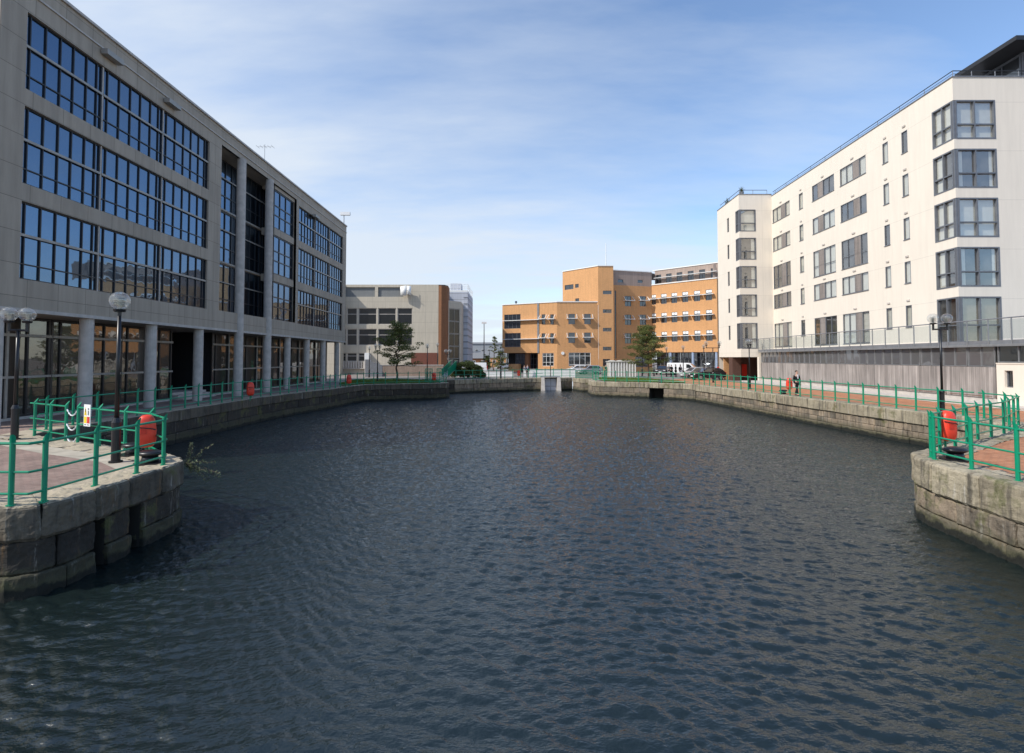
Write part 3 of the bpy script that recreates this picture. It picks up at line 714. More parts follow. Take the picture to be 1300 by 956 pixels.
mb = MB().holed(MP, 0, MP.L, 0, ZR, [w[:4] for w in wins]+[(0, BW, z0, z1) for z0, z1 in bay], .2)
mb.holed(FR, 0, FR.L, 0, ZR, [(0, BF, z0, z1) for z0, z1 in bay], .2)
nb = [(z+.12-2.5, z+.12) for z in zt]; nb[4] = (3.7, zt[4]+.12)
a938 = 0; NW = sx(NF, 961, 380)
mb.holed(NF, 0, NF.L, 2.75, ZR+.2, [(0, NW, z0, z1) for z0, z1 in nb], .2)
sp = [(2.9, 3.5, z-1.7, z) for z in zt]
mb.holed(NS, 0, NS.L, 2.75, ZR+.2, [(0, .95, z0, z1) for z0, z1 in nb]+sp, .2)
e = NS.pt(NS.L, 0); q = MP.pt(MP.L, 0)
mb.quad((NX, 57.7, 2.75), (EX+12, 57.7, 2.75), (EX+12, e.y, 2.75), (e.x, e.y, 2.75))
mb.quad((e.x, e.y, 0), (45, e.y, 0), (45, e.y, ZR), (e.x, e.y, ZR)); mb.quad((45, 33, 0), (45, e.y, 0), (45, e.y, ZR), (45, 33, ZR))
mb.build('wall', 'white_render', AB)
mb = MB(); mb.prism([(28.93, 33.02), (44.98, 33.02), (44.98, 64), (EX+.02, 64), (EX+.02, 57.7)], ZR-.1, ZR-.02); mb.prism([(NX+.02, 57.72), (EX, 57.72), (EX, 64.2), (e.x+.02, 64.2)], ZR+.1, ZR+.17); mb.build('roof', 'roof_grey', AB)
mb = MB(); mb.pbox(MP, -.05, MP.L-.02, ZR, ZR+.06, -.3, .05); mb.pbox(FR, -.05, FR.L, ZR+.003, ZR+.063, -.3, .05); mb.pbox(NF, -.05, NF.L, ZR+.2, ZR+.26, -.3, .05); mb.pbox(NS, .02, NS.L, ZR+.203, ZR+.263, -.3, .05); mb.build('parapet_cap', 'grey_steel', AB)
for a, b, z0, z1, kd, k, j in wins:
    if kd == 'small':
        bl = ['curtain', 'curtain', 'curtain', 'curtain', 'room'][(k+j*2) % 5]
        w = window(AB, MP, a, b, z0, z1, -.08, (), (), .05, 'pale_frame', 'clear_glass', bl)
        MB().pbox(MP, a-.03, b+.03, z0-.04, z0, -.1, .05).build('sill', 'grey_steel', w)
        MB().pbox(MP, (a+b)/2-.15, (a+b)/2+.15, z1+.3, z1+.42, 0, .06).build('vent', 'kerb', AB)
    else:
        bl = ['curtain', 'room', 'curtain', 'curtain', 'room'][(k*2+j) % 5]
        n = 4; L = b-a
        w = window(AB, MP, a, b, z0, z1, -.09, (.25, .5, .75), (.4,) if z1-z0 > 2 else (), .05, 'pale_frame', 'clear_glass', bl)
        c = {0: .27, 1: .3, 2: .27}[j]; c = .02 if j == 1 and k in (0,) else .27
        lo = a+L*.25 if j != 1 else a+L*.5
        MB().pbox(MP, lo+.03, lo+L*.25-.03, z0+.06, z1-.06, -.06, -.02).build('louvre_panel', 'louvre', w)
        MB().pbox(MP, a-.03, b+.03, z0-.04, z0, -.1, .05).build('sill', 'grey_steel', w)
        MB().pbox(MP, (a+b)/2-.2, (a+b)/2+.2, z1+.28, z1+.4, 0, .06).build('vent', 'kerb', AB)
bl5 = ['curtain', 'room', 'curtain', 'room', 'beige_blind']
for i, (z0, z1) in enumerate(bay):
    w = window(AB, FR, .13, BF, z0, z1, -.14, (.48,), (.38,), .09, 'pale_frame', 'clear_glass', bl5[i], 'corner_bay_window', .16)
    if bl5[i] == 'room':
        mb = MB(); mb.pbox(FR, .2, .62, z0+.1, z1-.1, -.18, -.17); mb.pbox(FR, BF-.35, BF-.1, z0+.1, z1-.1, -.18, -.17); mb.build('curtain', 'curtain', w)
    w = window(AB, MP, .13, BW, z0, z1, -.14, (.5,), (.38,), .09, 'pale_frame', 'clear_glass', ['curtain', 'room', 'curtain', 'room', 'room'][i], 'corner_bay_window', .16)
    if i in (1, 3):
        MB().pbox(MP, BW*.55, BW-.1, z0+.1, z1-.1, -.18, -.17).build('curtain', 'curtain', w)
    c = MP.pt(0, 0); MB().box(c.x+.01, c.x+.16, 33.01, 33.16, z0, z1).build('corner_post', 'pale_frame', AB)
for i, (z0, z1) in enumerate(nb):
    w = window(AB, NF, .13, NW, z0, z1, -.14, (.0,), (.38,), .09, 'pale_frame', 'clear_glass', ['curtain', 'room', 'room', 'room', 'room'][i], 'corner_bay_window', .16)
    if i: MB().pbox(NF, NW-.5, NW-.1, z0+.1, z1-.1, -.18, -.17).build('curtain', 'curtain', w)
    window(AB, NS, .13, .95, z0, z1, -.14, (.5,), (.38,), .07, 'pale_frame', 'clear_glass', 'room', 'corner_bay_window', .16)
    MB().box(NX+.01, NX+.15, 57.71, 57.85, z0, z1).build('corner_post', 'pale_frame', AB)
    window(AB, NS, 2.9, 3.5, zt[i]-1.7, zt[i], -.14, (), (), .06, 'pale_frame', 'clear_glass', 'room')
# roof railing
rr = thing('roof_railing', 'thin dark railing along the roof edge of the cream apartments', 'railing', (28.6, 33.2, ZR+.07))
mb = MB(); pts = [MP.pt(MP.L, ZR+.5, -.15), MP.pt(.15, ZR+.5, -.15), FR.pt(16, ZR+.5, -.15)]; mb.tube(pts, .03); mb.tube([p-Vector((0, 0, .2)) for p in pts], .015); mb.build('rail', 'dark_frame', rr)
for k in range(11): MB().cyl(MP.pt(.15+2.4*k, ZR+.06, -.15), MP.pt(.15+2.4*k, ZR+.5, -.15), .02, n=6).build('post', 'grey_steel', rr)
for k in range(7): MB().cyl(FR.pt(1.4+1.55*k, ZR+.06, -.15), FR.pt(1.4+1.55*k, ZR+.5, -.15), .03, n=6).build('post', 'grey_steel', rr)
rr = thing('roof_railing', 'short roof railing on the projecting far end of the cream apartments', 'railing', (NX+.2, 57.9, ZR+.26))
mb = MB(); mb.tube([NS.pt(6, ZR+.75, -.15), NS.pt(.15, ZR+.75, -.15), NF.pt(3.3, ZR+.75, -.15)], .03); mb.build('rail', 'dark_frame', rr)
for p in (NS.pt(3, 0, -.15), NS.pt(.15, 0, -.15), NF.pt(1.7, 0, -.15), NF.pt(3.3, 0, -.15)): MB().cyl((p.x, p.y, ZR+.26), (p.x, p.y, ZR+.75), .025, n=6).build('post', 'grey_steel', rr)
# penthouse with oversailing dark roof
ph = thing('penthouse', 'dark oversailing penthouse roof on top of the cream apartments', 'building', (34, 34, ZR))
MB().prism([(33.8, 33.6), (46, 33.6), (46, 38.4), (33.8, 38.4)], 23.95, 24.25).build('roof', 'dark_frame', ph)
mb = MB(); mb.box(35.6, 45, 35.0, 38.0, ZR-.02, 23.95); mb.build('wall', 'grey_steel', ph)
PP = Plane((35.6, 35.0), (45, 35.0)); PS = Plane((35.6, 35.0), (35.6, 38.0)); PS.n = Vector((-1, 0))
for a, b in ((.1, 2.2), (2.3, 4.4), (4.5, 6.6)): window(ph, PP, a, b, ZR+.1, 23.8, .02, glass='dark_glass', frame='pale_frame')
window(ph, PS, .1, 2.8, ZR+.1, 23.8, .02, (.5,), glass='dark_glass', frame='pale_frame')
# terrace
TR = Plane((26.25, 24), (27.78, 57.2)); TR.n = -TR.n if TR.n.x > 0 else TR.n
def ts(px, py=440): return TR.fp(px, py)[0]
far_end = TR.L; split = ts(1264)
tt = thing('terrace', 'raised terrace with timber boarded wall and glass balustrade, right', 'terrace', (26.25, 24, 0))
mb = MB(); mb.prism([tuple(TR.pt(-6, 0, .12).xy), tuple(TR.pt(far_end+.3, 0, .12).xy), (EX-.02, 57.68), (28.88, 33), (28.88, 32.98), (45, 32.98), (45, 18)], 3.38, 3.58); mb.build('deck', 'grey_steel', tt)
MB().pbox(TR, split+.05, far_end, .4, 2.12, -.12, 0).build('timber_wall', 'timber', tt)
mb = MB(); mb.holed(TR, -6, split, 0, 2.3, [(ts(1286, 480), ts(1275.5, 480), 1.05, 1.95)], .25); mb.pbox(TR, -6, split, 2.3, 2.36, -.3, .03); mb.build('white_wall', 'white_render', tt)
window(tt, TR, ts(1286, 480), ts(1275.5, 480), 1.05, 1.95, -.2, frame='pale_frame', glass='dark_glass')
n = 34; L = far_end-split-.1
for k in range(16):
    a = split+.1+L*k/16; b = split+.1+L*(k+1)/16
    window(tt, TR, a+.03, b-.03, 2.14, 3.36, -.12, (.5,), (), .035, 'steel', 'strip_glass', name='strip_window')
for k in range(4):
    a = -6+(split+6)*k/4; b = -6+(split+6)*(k+1)/4
    window(tt, TR, a+.05, b-.05, 2.38, 3.36, -.12, (.5,), (), .05, 'steel', 'dark_glass', name='strip_window')
mb = MB(); mb.box(29, 45, 24, 24.1, 0, 3.3); mb.build('inner_wall', 'dark_room', tt)
MB().pbox(TR, split+.05, far_end, .0, .4, -.14, -.02).build('plinth', 'kerb', tt)
mb = MB(); mb.pbox(TR, -6, far_end+.3, 3.25, 3.379, .0, .16); mb.build('edge_beam', 'steel', tt)
np_ = 28
for k in range(np_+1):
    a = -5.5+(far_end+5.7)*k/np_
    MB().pbox(TR, a-.03, a+.03, 3.3, 4.74, .13, .17).build('post', 'steel', tt)
    if k < np_:
        b = -5.5+(far_end+5.7)*(k+1)/np_
        MB().pbox(TR, a+.05, b-.05, 3.66, 4.66, .145, .157).build('glass_panel', 'balustrade_glass', tt)
mb = MB(); mb.tube([TR.pt(-6, 4.76, .15), TR.pt(far_end+.3, 4.76, .15)], .032); mb.build('handrail', 'grey_steel', tt)
mb = MB()
for k in range(9): a = 4+k*3.4; mb.cyl(TR.pt(a, .5, .02), TR.pt(a, .5, .1), .02)
mb.tube([TR.pt(split+.2, .5, .1), TR.pt(far_end, .5, .1)], .018); mb.build('low_rail', 'rust', tt)
struct('pale_kerb_strip', MB().prism([tuple(TR.pt(-5, 0, -.05).xy), tuple(TR.pt(-5, 0, 1.0).xy), tuple(TR.pt(10, 0, 1.3).xy), tuple(TR.pt(20, 0, 1.6).xy), tuple(TR.pt(far_end-4, 0, 2.0).xy), tuple(TR.pt(far_end, 0, 2.2).xy), tuple(TR.pt(far_end, 0, -.05).xy)], 0, .14), 'kerb')
# ground floor under the projecting end
mb = MB(); mb.box(27.6, 28.05, 57.3, 57.65, 0, 2.75); mb.build('column', 'white_render', AB)
mb = MB(); mb.box(25.9, 26.9, 60.2, 61.2, 0, 2.75); mb.build('brick_pier', 'dark_brown_brick', AB)
mb = MB(); mb.box(27.2, 29.8, 61, 61.3, 0, 2.75); mb.build('garage_wall', 'dark_brown_brick', AB)
mb = MB(); mb.box(26.2, 27.2, 63.3, 63.5, 0, 2.6); mb.box(29, 45, 60.5, 60.6, 0, 2.75); mb.build('back_wall', 'orange_brick', AB)
MB().box(27.3, 27.9, 60.9, 60.96, .5, 1.9).build('red_notice_board', 'red', AB)
for i, (p, lab) in enumerate(((NS.pt(.4, 0, -.5), 'spiky potted plant on the near corner of the projecting roof end'), (NS.pt(4.6, 0, -.5), 'spiky potted plant on the far corner of the projecting roof end'))):
    t = thing('potted_plant', lab, 'plant', (p.x, p.y, ZR+.18), 0, 'potted plants on the apartment roof')
    MB().cyl((p.x, p.y, ZR+.17), (p.x, p.y, ZR+.6), .2, .28, n=12).build('pot', 'grey_steel', t)
    mb = MB()
    for k in range(70):
        q = rnd.uniform(0, 6.28); el = rnd.uniform(.2, 1.5); l = rnd.uniform(.4, .8); d = Vector((math.cos(q)*math.cos(el), math.sin(q)*math.cos(el), math.sin(el)))
        s = Vector((-math.sin(q), math.cos(q), 0))*.03; o = Vector((p.x, p.y, ZR+.6)); mb.quad(o-s, o+s, o+d*l)
    mb.build('leaves', 'pine', t)
# ---------------------------------------------------------------- orange brick building
OR = thing('brick_office', 'orange brick office building with white sunshades and flat roofs', 'building', (8.42, 95.5, 0))
def rct(P, x0, x1, y0, y1, s=4.333, ox=620, oy=320):
    a = P.fp(ox+x0/s, oy+y0/s); b = P.fp(ox+x1/s, oy+y1/s)
    return (min(a[0], b[0]), max(a[0], b[0]), min(a[1], b[1]), max(a[1], b[1]))
def avgz(P, xs, zs, w):
    return [(sx(P, 620+x/4.333)-w/2, sx(P, 620+x/4.333)+w/2, z0, z1) for x in xs for z0, z1 in zs]
def sunshade(P, a0, a1, z, dep=.9, br=True):
    mb = MB(); mb.pbox(P, a0-.35, a1+.35, z-.05, z+.05, .05, dep)
    for a in ((a0-.3, a1+.25) if br else ()):
        mb.hexa([P.pt(a, z+.03, dep-.08), P.pt(a+.06, z+.03, dep-.08), P.pt(a+.06, z+.09, dep), P.pt(a, z+.09, dep),
                 P.pt(a, z+.75, 0), P.pt(a+.06, z+.75, 0), P.pt(a+.06, z+.85, 0), P.pt(a, z+.85, 0)])
    mb.build('sunshade', 'white_paint', OR)
PA = Plane((8.42, 95.5), (-1.9, 101.0)); PB = Plane((8.42, 95.5), (16.1, 95.5)); PC = Plane((16.1, 95.3), (18.95, 95.3)); PTW = Plane((16.1, 95.3), (10.1, 101.7))
PD = Plane((18.95, 97), (27.3, 99.6)); PE = Plane((27.3, 99.6), (36.5, 90.8))
ZA = 13.1
def facade(P, z0, z1, holes, mat='orange_brick', name='wall', a1=None):
    MB().holed(P, 0, a1 or P.L, z0, z1, holes, .2).build(name, mat, OR)
hA = [rct(PA, 87, 177, 345, 420), rct(PA, 90, 178, 447, 522)]; hA2 = [rct(PA, x, x+20, y, y+55) for x in (293, 340) for y in (343, 447)]; gA = [rct(PA, 297, 360, 556, 628)]
pier = sx(PA, 683, 450)
MB().holed(PA, 0, pier, 0, ZA, hA2+gA, .2).build('wall', 'orange_brick', OR)
MB().holed(PA, pier, PA.L, 3.65, ZA, hA, .2).build('wall', 'orange_brick', OR)
MB().pbox(PA, pier-.25, pier+.1, 3.6, ZA+.05, .01, .12).build('drainpipe', 'grey_steel', OR)
for h in hA: window(OR, PA, *h, -.15, (.25, .5, .75), (.45,), .07, 'pale_frame', 'dark_glass'); MB().pbox(PA, h[0]-4.6, h[1]+.1, (h[2]+h[3])/2+.1, (h[2]+h[3])/2+.2, .05, .7).build('sunshade', 'white_paint', OR)
for h in hA2: window(OR, PA, *h, -.15, (), (.5,), .07, 'pale_frame', 'dark_glass'); sunshade(PA, h[0], h[1], h[3]-.9)
for h in gA: window(OR, PA, *h, -.15, (.33, .66), (.3, .75), .07, 'white_paint', 'dark_glass')
hB = [rct(PB, x, x+37, y, y+57) for x in (440, 527) for y in (340, 443)]; gB = rct(PB, 442, 563, 553, 628)
facade(PB, 0, ZA, hB+[gB])
for h in hB: window(OR, PB, *h, -.15, (), (.5,), .07, 'pale_frame', 'dark_glass'); sunshade(PB, h[0], h[1], h[3]-.9)
window(OR, PB, *gB, -.15, (.25, .5, .75), (.75, .12), .07, 'white_paint', 'dark_glass')
hC = [rct(PC, 630, 678, y, y+20) for y in (212, 315, 417, 521)]+[rct(PC, 630, 670, 588, 628)]
facade(PC, 0, 19.85, hC)
for h in hC: window(OR, PC, *h, -.15, (.5,), (), .06, 'pale_frame', 'dark_glass')
hT = [rct(PTW, 420, 468, 183, 203), rct(PTW, 477, 497, 177, 195), rct(PTW, 478, 499, 256, 272)]
facade(PTW, ZA-.5, 19.85, hT)
for h in hT: window(OR, PTW, *h, -.15, (.5,), (), .06, 'pale_frame', 'dark_glass')
hD = [rct(PD, x, x+35, y, y+57) for x in (751, 833) for y in (242, 344, 446)]; sl = rct(PD, 695, 705, 212, 585)
gD = rct(PD, 808, 880, 575, 632)
facade(PD, 0, 16.6, hD+[sl, gD]); window(OR, PD, *sl, -.15, (), (.2, .4, .6, .8), .05, 'dark_frame', 'dark_glass'); window(OR, PD, *gD, -.15, (.3, .6), (.6,), .07, 'pale_frame', 'dark_glass')
for h in hD: window(OR, PD, *h, -.15, (.5,), (.5,), .07, 'pale_frame', 'dark_glass'); sunshade(PD, h[0], h[1], h[3]-.9)
hD5 = [rct(PD, 712, 742, 150, 168), rct(PD, 822, 850, 153, 170)]
facade(PD, 16.6, 19.35, hD5, 'pink_clad', 'upper_wall')
for h in hD5: window(OR, PD, *h, -.15, (), (), .06, 'pale_frame', 'dark_glass')
xs = (905, 963, 1020, 1080, 1145, 1210)
hE = avgz(PE, xs, [(13.05, 15.0), (9.4, 11.35), (5.75, 7.7)], 1.15)
facade(PE, 3.75, 16.85, hE)
for h in hE:
    w = window(OR, PE, *h, -.15, (.5,), (.5,), .07, 'pale_frame', 'dark_glass'); sunshade(PE, h[0]-.1, h[1]+.1, h[3]-.9, .8, False)
    MB().pbox(PE, h[0]+.07, h[1]-.07, h[3]-.55, h[3]-.07, -.12, -.08).build('blind', 'white', w)
PE2 = Plane((27.3+.9, 99.6+1), (36.5+.9, 90.8+1)); hP = avgz(PE2, (935, 992, 1050, 1112, 1175, 1240), [(17.3, 19.0)], 1.15)
facade(PE2, 16.7, 19.85, hP, 'pink_clad', 'upper_wall')
for h in hP: window(OR, PE2, *h, -.15, (.5,), (.5,), .06, 'pale_frame', 'dark_glass')
MB().pbox(PE2, .2, PE2.L-.2, 18.25, 18.33, .2, .9).build('sunshade', 'white_paint', OR)
# ground floor of the right wing: glazing behind pale blue columns
PG = Plane((27.3+.9, 99.6+1), (36.5+.9, 90.8+1))
for k in range(5): window(OR, PG, .2+k*2.45, .2+(k+1)*2.45-.08, .1, 3.7, -.2, (.33, .66), (.3, .75), .07, 'grey_steel', 'dark_glass', name='shopfront')
M['pale_blue'] = plain('pale_blue_paint', (.3, .38, .52), .5)
for k, px in enumerate((850.5, 879, 909)):
    s = sx(PE, px, 455); p = PE.pt(s, 0, -.3); MB().cyl((p.x, p.y, 0), (p.x, p.y, 3.75), .25, n=14).build('column', 'pale_blue', OR)
# recessed ground floor of left wing
PGA = Plane((8.42+1.2, 95.5+2.2), (-1.9+1.2, 101+2.2))
MB().pbox(PGA, pier-1.2, PA.L, 0, 3.65, -.3, 0).build('inner_wall', 'dark_room', OR)
for k in range(3): window(OR, PGA, pier-1+k*2.4, pier-1+(k+1)*2.4-.1, .2, 3.5, .05, (.33, .66), (.35, .7), .08, 'pale_frame', 'dark_glass', name='shopfront')
p = PA.pt(sx(PA, 667, 455), 0, -1); MB().cyl((p.x, p.y, 0), (p.x, p.y, 3.65), .55, n=16).build('brick_pier', 'brown_brick', OR)
p = PA.pt(sx(PA, 652, 455), 0, -.5); MB().cyl((p.x, p.y, 0), (p.x, p.y, 1.5), 1.25, n=24).build('curved_planter_wall', 'orange_brick', OR)
# roofs, white copings, closing walls
e = PA.pt(PA.L, 0); e2 = PE.pt(PE.L, 0); td = PTW.pt(PTW.L, 0)
mb = MB(); mb.prism([(8.42, 95.55), (16.1, 95.55), (18, 112), (2, 112), (e.x+.02, e.y+.02)], ZA-.15, ZA-.02)
mb.prism([(16.1, 95.35), (18.93, 95.35), (19, 103), (11.5, 103), (td.x, td.y+.02)], 19.6, 19.8)
mb.prism([(18.97, 97.05), (27.3, 99.65), (28.2, 100.6), (36.5, 108), (19, 108)], 19.15, 19.3)
mb.prism([(27.32, 99.65), (36.5, 90.85), (40, 95), (31, 104)], 16.7, 16.8)
mb.build('roof', 'roof_grey', OR)
mb = MB()
for P, a0, a1, z in ((PA, 0, PA.L, ZA), (PB, -.05, PB.L, ZA+.003), (PC, 0, PC.L, 19.85), (PTW, 0, PTW.L, 19.853), (PD, 0, PD.L, 19.35), (PE, 0, PE.L, 16.85), (PE2, -.4, PE2.L+.3, 19.85)): mb.pbox(P, a0, a1, z, z+.16, -.35, .12)
mb.build('parapet_cap', 'white_paint', OR)
mb = MB(); mb.quad((td.x, td.y, ZA), (11.5, 103, ZA), (11.5, 103, 19.85), (td.x, td.y, 19.85)); mb.build('side_wall', 'orange_brick', OR)
mb = MB(); mb.quad((18.95, 95.3, 0), (18.95, 97, 0), (18.95, 97, 19.85), (18.95, 95.3, 19.85)); mb.build('side_wall', 'orange_brick', OR)
mb = MB(); mb.quad((e.x, e.y, 3.65), (2, 112, 3.65), (2, 112, ZA), (e.x, e.y, ZA)); mb.build('side_wall', 'orange_brick', OR); mb = MB(); mb.quad((e2.x, e2.y, 0), (40, 95, 0), (40, 95, 16.85), (e2.x, e2.y, 16.85))
mb.build('side_wall', 'orange_brick', OR)
mb = MB(); mb.quad((e.x, e.y, 3.65), (8.42, 95.5, 3.65), (8.42, 112, 3.65), (2, 112, 3.65)); mb.build('soffit', 'orange_brick', OR); mb = MB(); mb.quad((27.3, 99.6, 3.75), (e2.x, e2.y, 3.75), (40, 95, 3.75), (31, 104, 3.75)); mb.build('soffit', 'orange_brick', OR)
mb = MB(); mb.box(e2.x-.05, e2.x+5, 92.2, 92.4, 16.8, 19.85); mb.build('end_wall', 'pink_clad', OR)
t = thing('flagpole', 'tall thin white pole on the roof of the orange brick tower', 'pole', (17.9, 97, 19.8)); x, z = at(770, 309, 97)
MB().cyl((17.9, 97, 19.8), (17.9, 97, z), .09, .05, n=8).build('pole', 'white_paint', t); MB().cyl((17.9, 97, 19.8), (17.9, 97, 20.1), .25).build('base', 'steel', t)
t = thing('roof_vent', 'small dark vent on the roof of the left orange wing', 'vent', (.8, 101, ZA)); MB().cyl((.8, 101, ZA-.02), (.8, 101, ZA+.6), .14).build('pipe', 'dark_frame', t); MB().cyl((.8, 101, ZA+.6), (.8, 101, ZA+.85), .32, .1).build('cowl', 'dark_frame', t)
MB().cyl(PB.pt(1.05, 3.55, 0), PB.pt(1.05, 3.55, .15), .3, n=16).build('round_lamp', 'white_paint', OR)
# ---------------------------------------------------------------- beige building, centre left
BG = thing('beige_building', 'beige panelled building with dark ribbon windows behind the shaded pine', 'building', (-45, 84, 0))
PGB = Plane((-45, 84), (-12.1, 84))
def rb(x0, x1, y0, y1): return rct(PGB, x0, x1, y0, y1, 5.977, 430, 340)
bands = []
for y0, y1 in ((305, 430), (463, 588)):
    for x0, x1 in ((-200, -115), (-105, -30), (-20, 55), (62, 138), (150, 287), (300, 434), (446, 558)): bands.append(rb(x0, x1, y0, y1))
low = [rb(x0, x1, 645, 710) for x0, x1 in ((-40, 55), (62, 137), (148, 235))]; lowest = [rb(x0, x1, 800, 862) for x0, x1 in ((60, 125), (138, 190))]
grille = rb(-150, 490, 147, 220)
zz = lambda b, i, v: (b[0], b[1], v[0], v[1])
b1 = (bands[0][2], bands[0][3]); b2 = (bands[7][2], bands[7][3])
mb = MB().holed(PGB, 0, PGB.L, 0, 14.75, bands+low+lowest+[grille], .25)
mb.quad((-12.1, 84, 0), (-12.1, 100, 0), (-12.1, 100, 14.75), (-12.1, 84, 14.75)); mb.build('wall', 'beige_panel', BG)
MB().box(-45, -12.12, 84.05, 104, 14.6, 14.7).build('roof', 'roof_grey', BG)
for h in bands+low+lowest: window(BG, PGB, *h, -.2, (), (.63,), .1, 'kerb', 'dark_glass')
MB().quad(PGB.pt(grille[0], grille[2], -.24), PGB.pt(grille[1], grille[2], -.24), PGB.pt(grille[1], grille[3], -.24), PGB.pt(grille[0], grille[3], -.24)).build('louvre', 'grey_louvre', BG)
a, z = PGB.fp(478, 370); MB().pbox(PGB, a-.25, a+.25, grille[2], grille[3], -.23, 0.01).build('louvre_mullion', 'beige_panel', BG)
r_ = rb(550, 750, 645, 740); MB().pbox(PGB, r_[0], r_[1], r_[2], r_[3], .002, .06).build('red_brick_band', 'red_brick', BG)
mb = MB(); mb.box(-45, -27.6, 82.2, 83.99, 0, 14.8); mb.build('added_shadow_wing', 'beige_panel', BG)  # added, mostly hidden block, sized to cast the diagonal shadow on the facade
mb = MB()
for k in range(9): a, z = PGB.fp(437+k*3.2, 463); mb.pbox(PGB, a-.12, a+.12, 1.0, 2.1, .1, .3)
mb.pbox(PGB, PGB.fp(434, 463)[0], PGB.fp(466, 463)[0], .9, 1.0, .05, .4); mb.build('balustrade', 'kerb', BG)
a0 = PGB.fp(464.5, 450)[0]; a1 = PGB.fp(470, 450)[0]; MB().pbox(PGB, a0, a1, .9, 3.5, .0, .8).build('white_fin_wall', 'white_paint', BG)
# satellite dish cluster
a, z = PGB.fp(519, 370)
t = thing('satellite_dish', 'white satellite dish fixed to the top corner of the beige building', 'satellite dish', (PGB.pt(a, 0).x, 83.2, z)); x = PGB.pt(a, 0).x
mb = MB(); mb.cyl((x, 84, z), (x, 83, z), .06); mb.cyl((x, 83.4, z), (x+.6, 83.0, z-.3), .04); mb.build('bracket', 'steel', t)
mb = MB(); n = 18
for j in range(5):
    pass
mb.hexa([(x-1.2, 83.3, z-.7), (x-.2, 83.0, z-.8), (x-.2, 83.1, z-.8), (x-1.2, 83.4, z-.7), (x-1.3, 83.4, z+.7), (x-.2, 83.1, z+.9), (x-.2, 83.2, z+.9), (x-1.3, 83.5, z+.7)]); mb.hexa([(x-.1, 83.0, z-.6), (x+.5, 83.3, z-.7), (x+.5, 83.4, z-.7), (x-.1, 83.1, z-.6), (x-.1, 83.0, z+.8), (x+.5, 83.3, z+.8), (x+.5, 83.4, z+.8), (x-.1, 83.1, z+.8)]); mb.build('dish', 'white_paint', t, True)
# brick corner, glazed stair bay and silver tower
P1 = Plane((-12.1, 84), (-10.65, 85.4)); P2 = Plane((-10.65, 85.4), (-8.75, 87.6))
P1.n = Vector((P1.d.y, -P1.d.x)); P2.n = Vector((P2.d.y, -P2.d.x))
ST = thing('stair_tower', 'brown brick corner and bronze glazed stair bay beside the beige building', 'building', (-12.1, 84, 0))
mb = MB(); mb.prism([(-12.08, 84.0), (-11.6, 83.9), (-11.1, 84.15), (-10.7, 84.7), (-10.62, 85.4), (-10.7, 87.5), (-12.08, 88)], 0, 14.6); mb.build('wall', 'brown_brick', ST)
MB().prism([(-12.08, 84.05), (-11.1, 84.2), (-10.65, 85.4), (-12, 88)], 14.61, 14.75).build('parapet_cap', 'dark_frame', ST)
mb = MB(); mb.holed(P2, .02, P2.L, 0, 12.3, [(.2, P2.L-.3, .4, 11.0)], .2); mb.quad((-8.75, 87.6, 0), (-8.75, 92, 0), (-8.75, 92, 12.3), (-8.75, 87.6, 12.3)); mb.quad((-10.65, 85.4, 12.3), (-8.75, 87.6, 12.3), (-8.75, 92, 12.3), (-10.65, 92, 12.3)); mb.build('bay_wall', 'beige_panel', ST)
for k in range(5): window(ST, P2, .2, P2.L-.3, .45+k*2.11, .4+(k+1)*2.11, -.15, (.5,), (), .08, 'light_bar' if k else 'dark_frame', 'bronze_glass' if k else 'dark_glass')
SV = thing('silver_tower', 'silver panelled tower with rooftop railing behind the glazed stair bay', 'building', (-11.6, 92, 0))
mb = MB(); mb.box(-11.8, -8.0, 92.1, 104, 0, 14.6); mb.build('wall', 'silver_clad', SV); MB().box(-11.8, -8.0, 92.1, 104, 14.61, 14.9).build('parapet_cap', 'white_paint', SV)
mb = MB()
for k in range(7): mb.cyl((-11.8+k*.63, 92.2, 14.9), (-11.8+k*.63, 92.2, 16), .03, n=6); mb.cyl((-8.0, 92.2+k*1.9, 14.9), (-8.0, 92.2+k*1.9, 16), .03, n=6)
for z in (15.3, 15.65, 16.0): mb.tube([(-11.8, 92.2, z), (-8, 92.2, z), (-8, 104, z)], .03, 6)
mb.build('roof_railing', 'white_paint', SV)
mb = MB(); mb.box(-11.3, -9.4, 94, 97, 14.9, 16.4); mb.build('plant_room', 'silver_clad', SV)
for k in range(12): MB().box(-8.0, -7.94, 93, 103, 1.0+k*1.14, 1.12+k*1.14).build('ledge', 'grey_steel', SV)
for k in range(12): MB().box(-8.75, -7.9, 92.04, 92.1, 1.0+k*1.14, 1.12+k*1.14).build('ledge', 'grey_steel', SV)
# low brick terrace in front of the beige building
lw = thing('brick_terrace_wall', 'low pinkish brick terrace wall behind the shaded pine', 'wall', (-21, 76, 0))
MB().box(-21.2, -10.2, 76, 76.4, 0, 1.55).build('wall', 'pink_brick', lw); MB().box(-21.25, -10.15, 75.95, 76.45, 1.551, 1.65).build('parapet_cap', 'kerb', lw)
lw = thing('grey_ramp_wall', 'dark grey ramp wall left of the shaded pine', 'wall', (-22.4, 74, 0))
mb = MB(); mb.hexa([(-20.9, 73, 0), (-18.5, 73, 0), (-18.5, 73.3, 0), (-20.9, 73.3, 0), (-20.9, 73, 2.4), (-18.5, 73, 1.6), (-18.5, 73.3, 1.6), (-20.9, 73.3, 2.4)]); mb.build('wall', 'grey_steel', lw); MB().box(-21, -20.9, 73, 76, 0, 2.45).build('end_pier', 'kerb', lw)
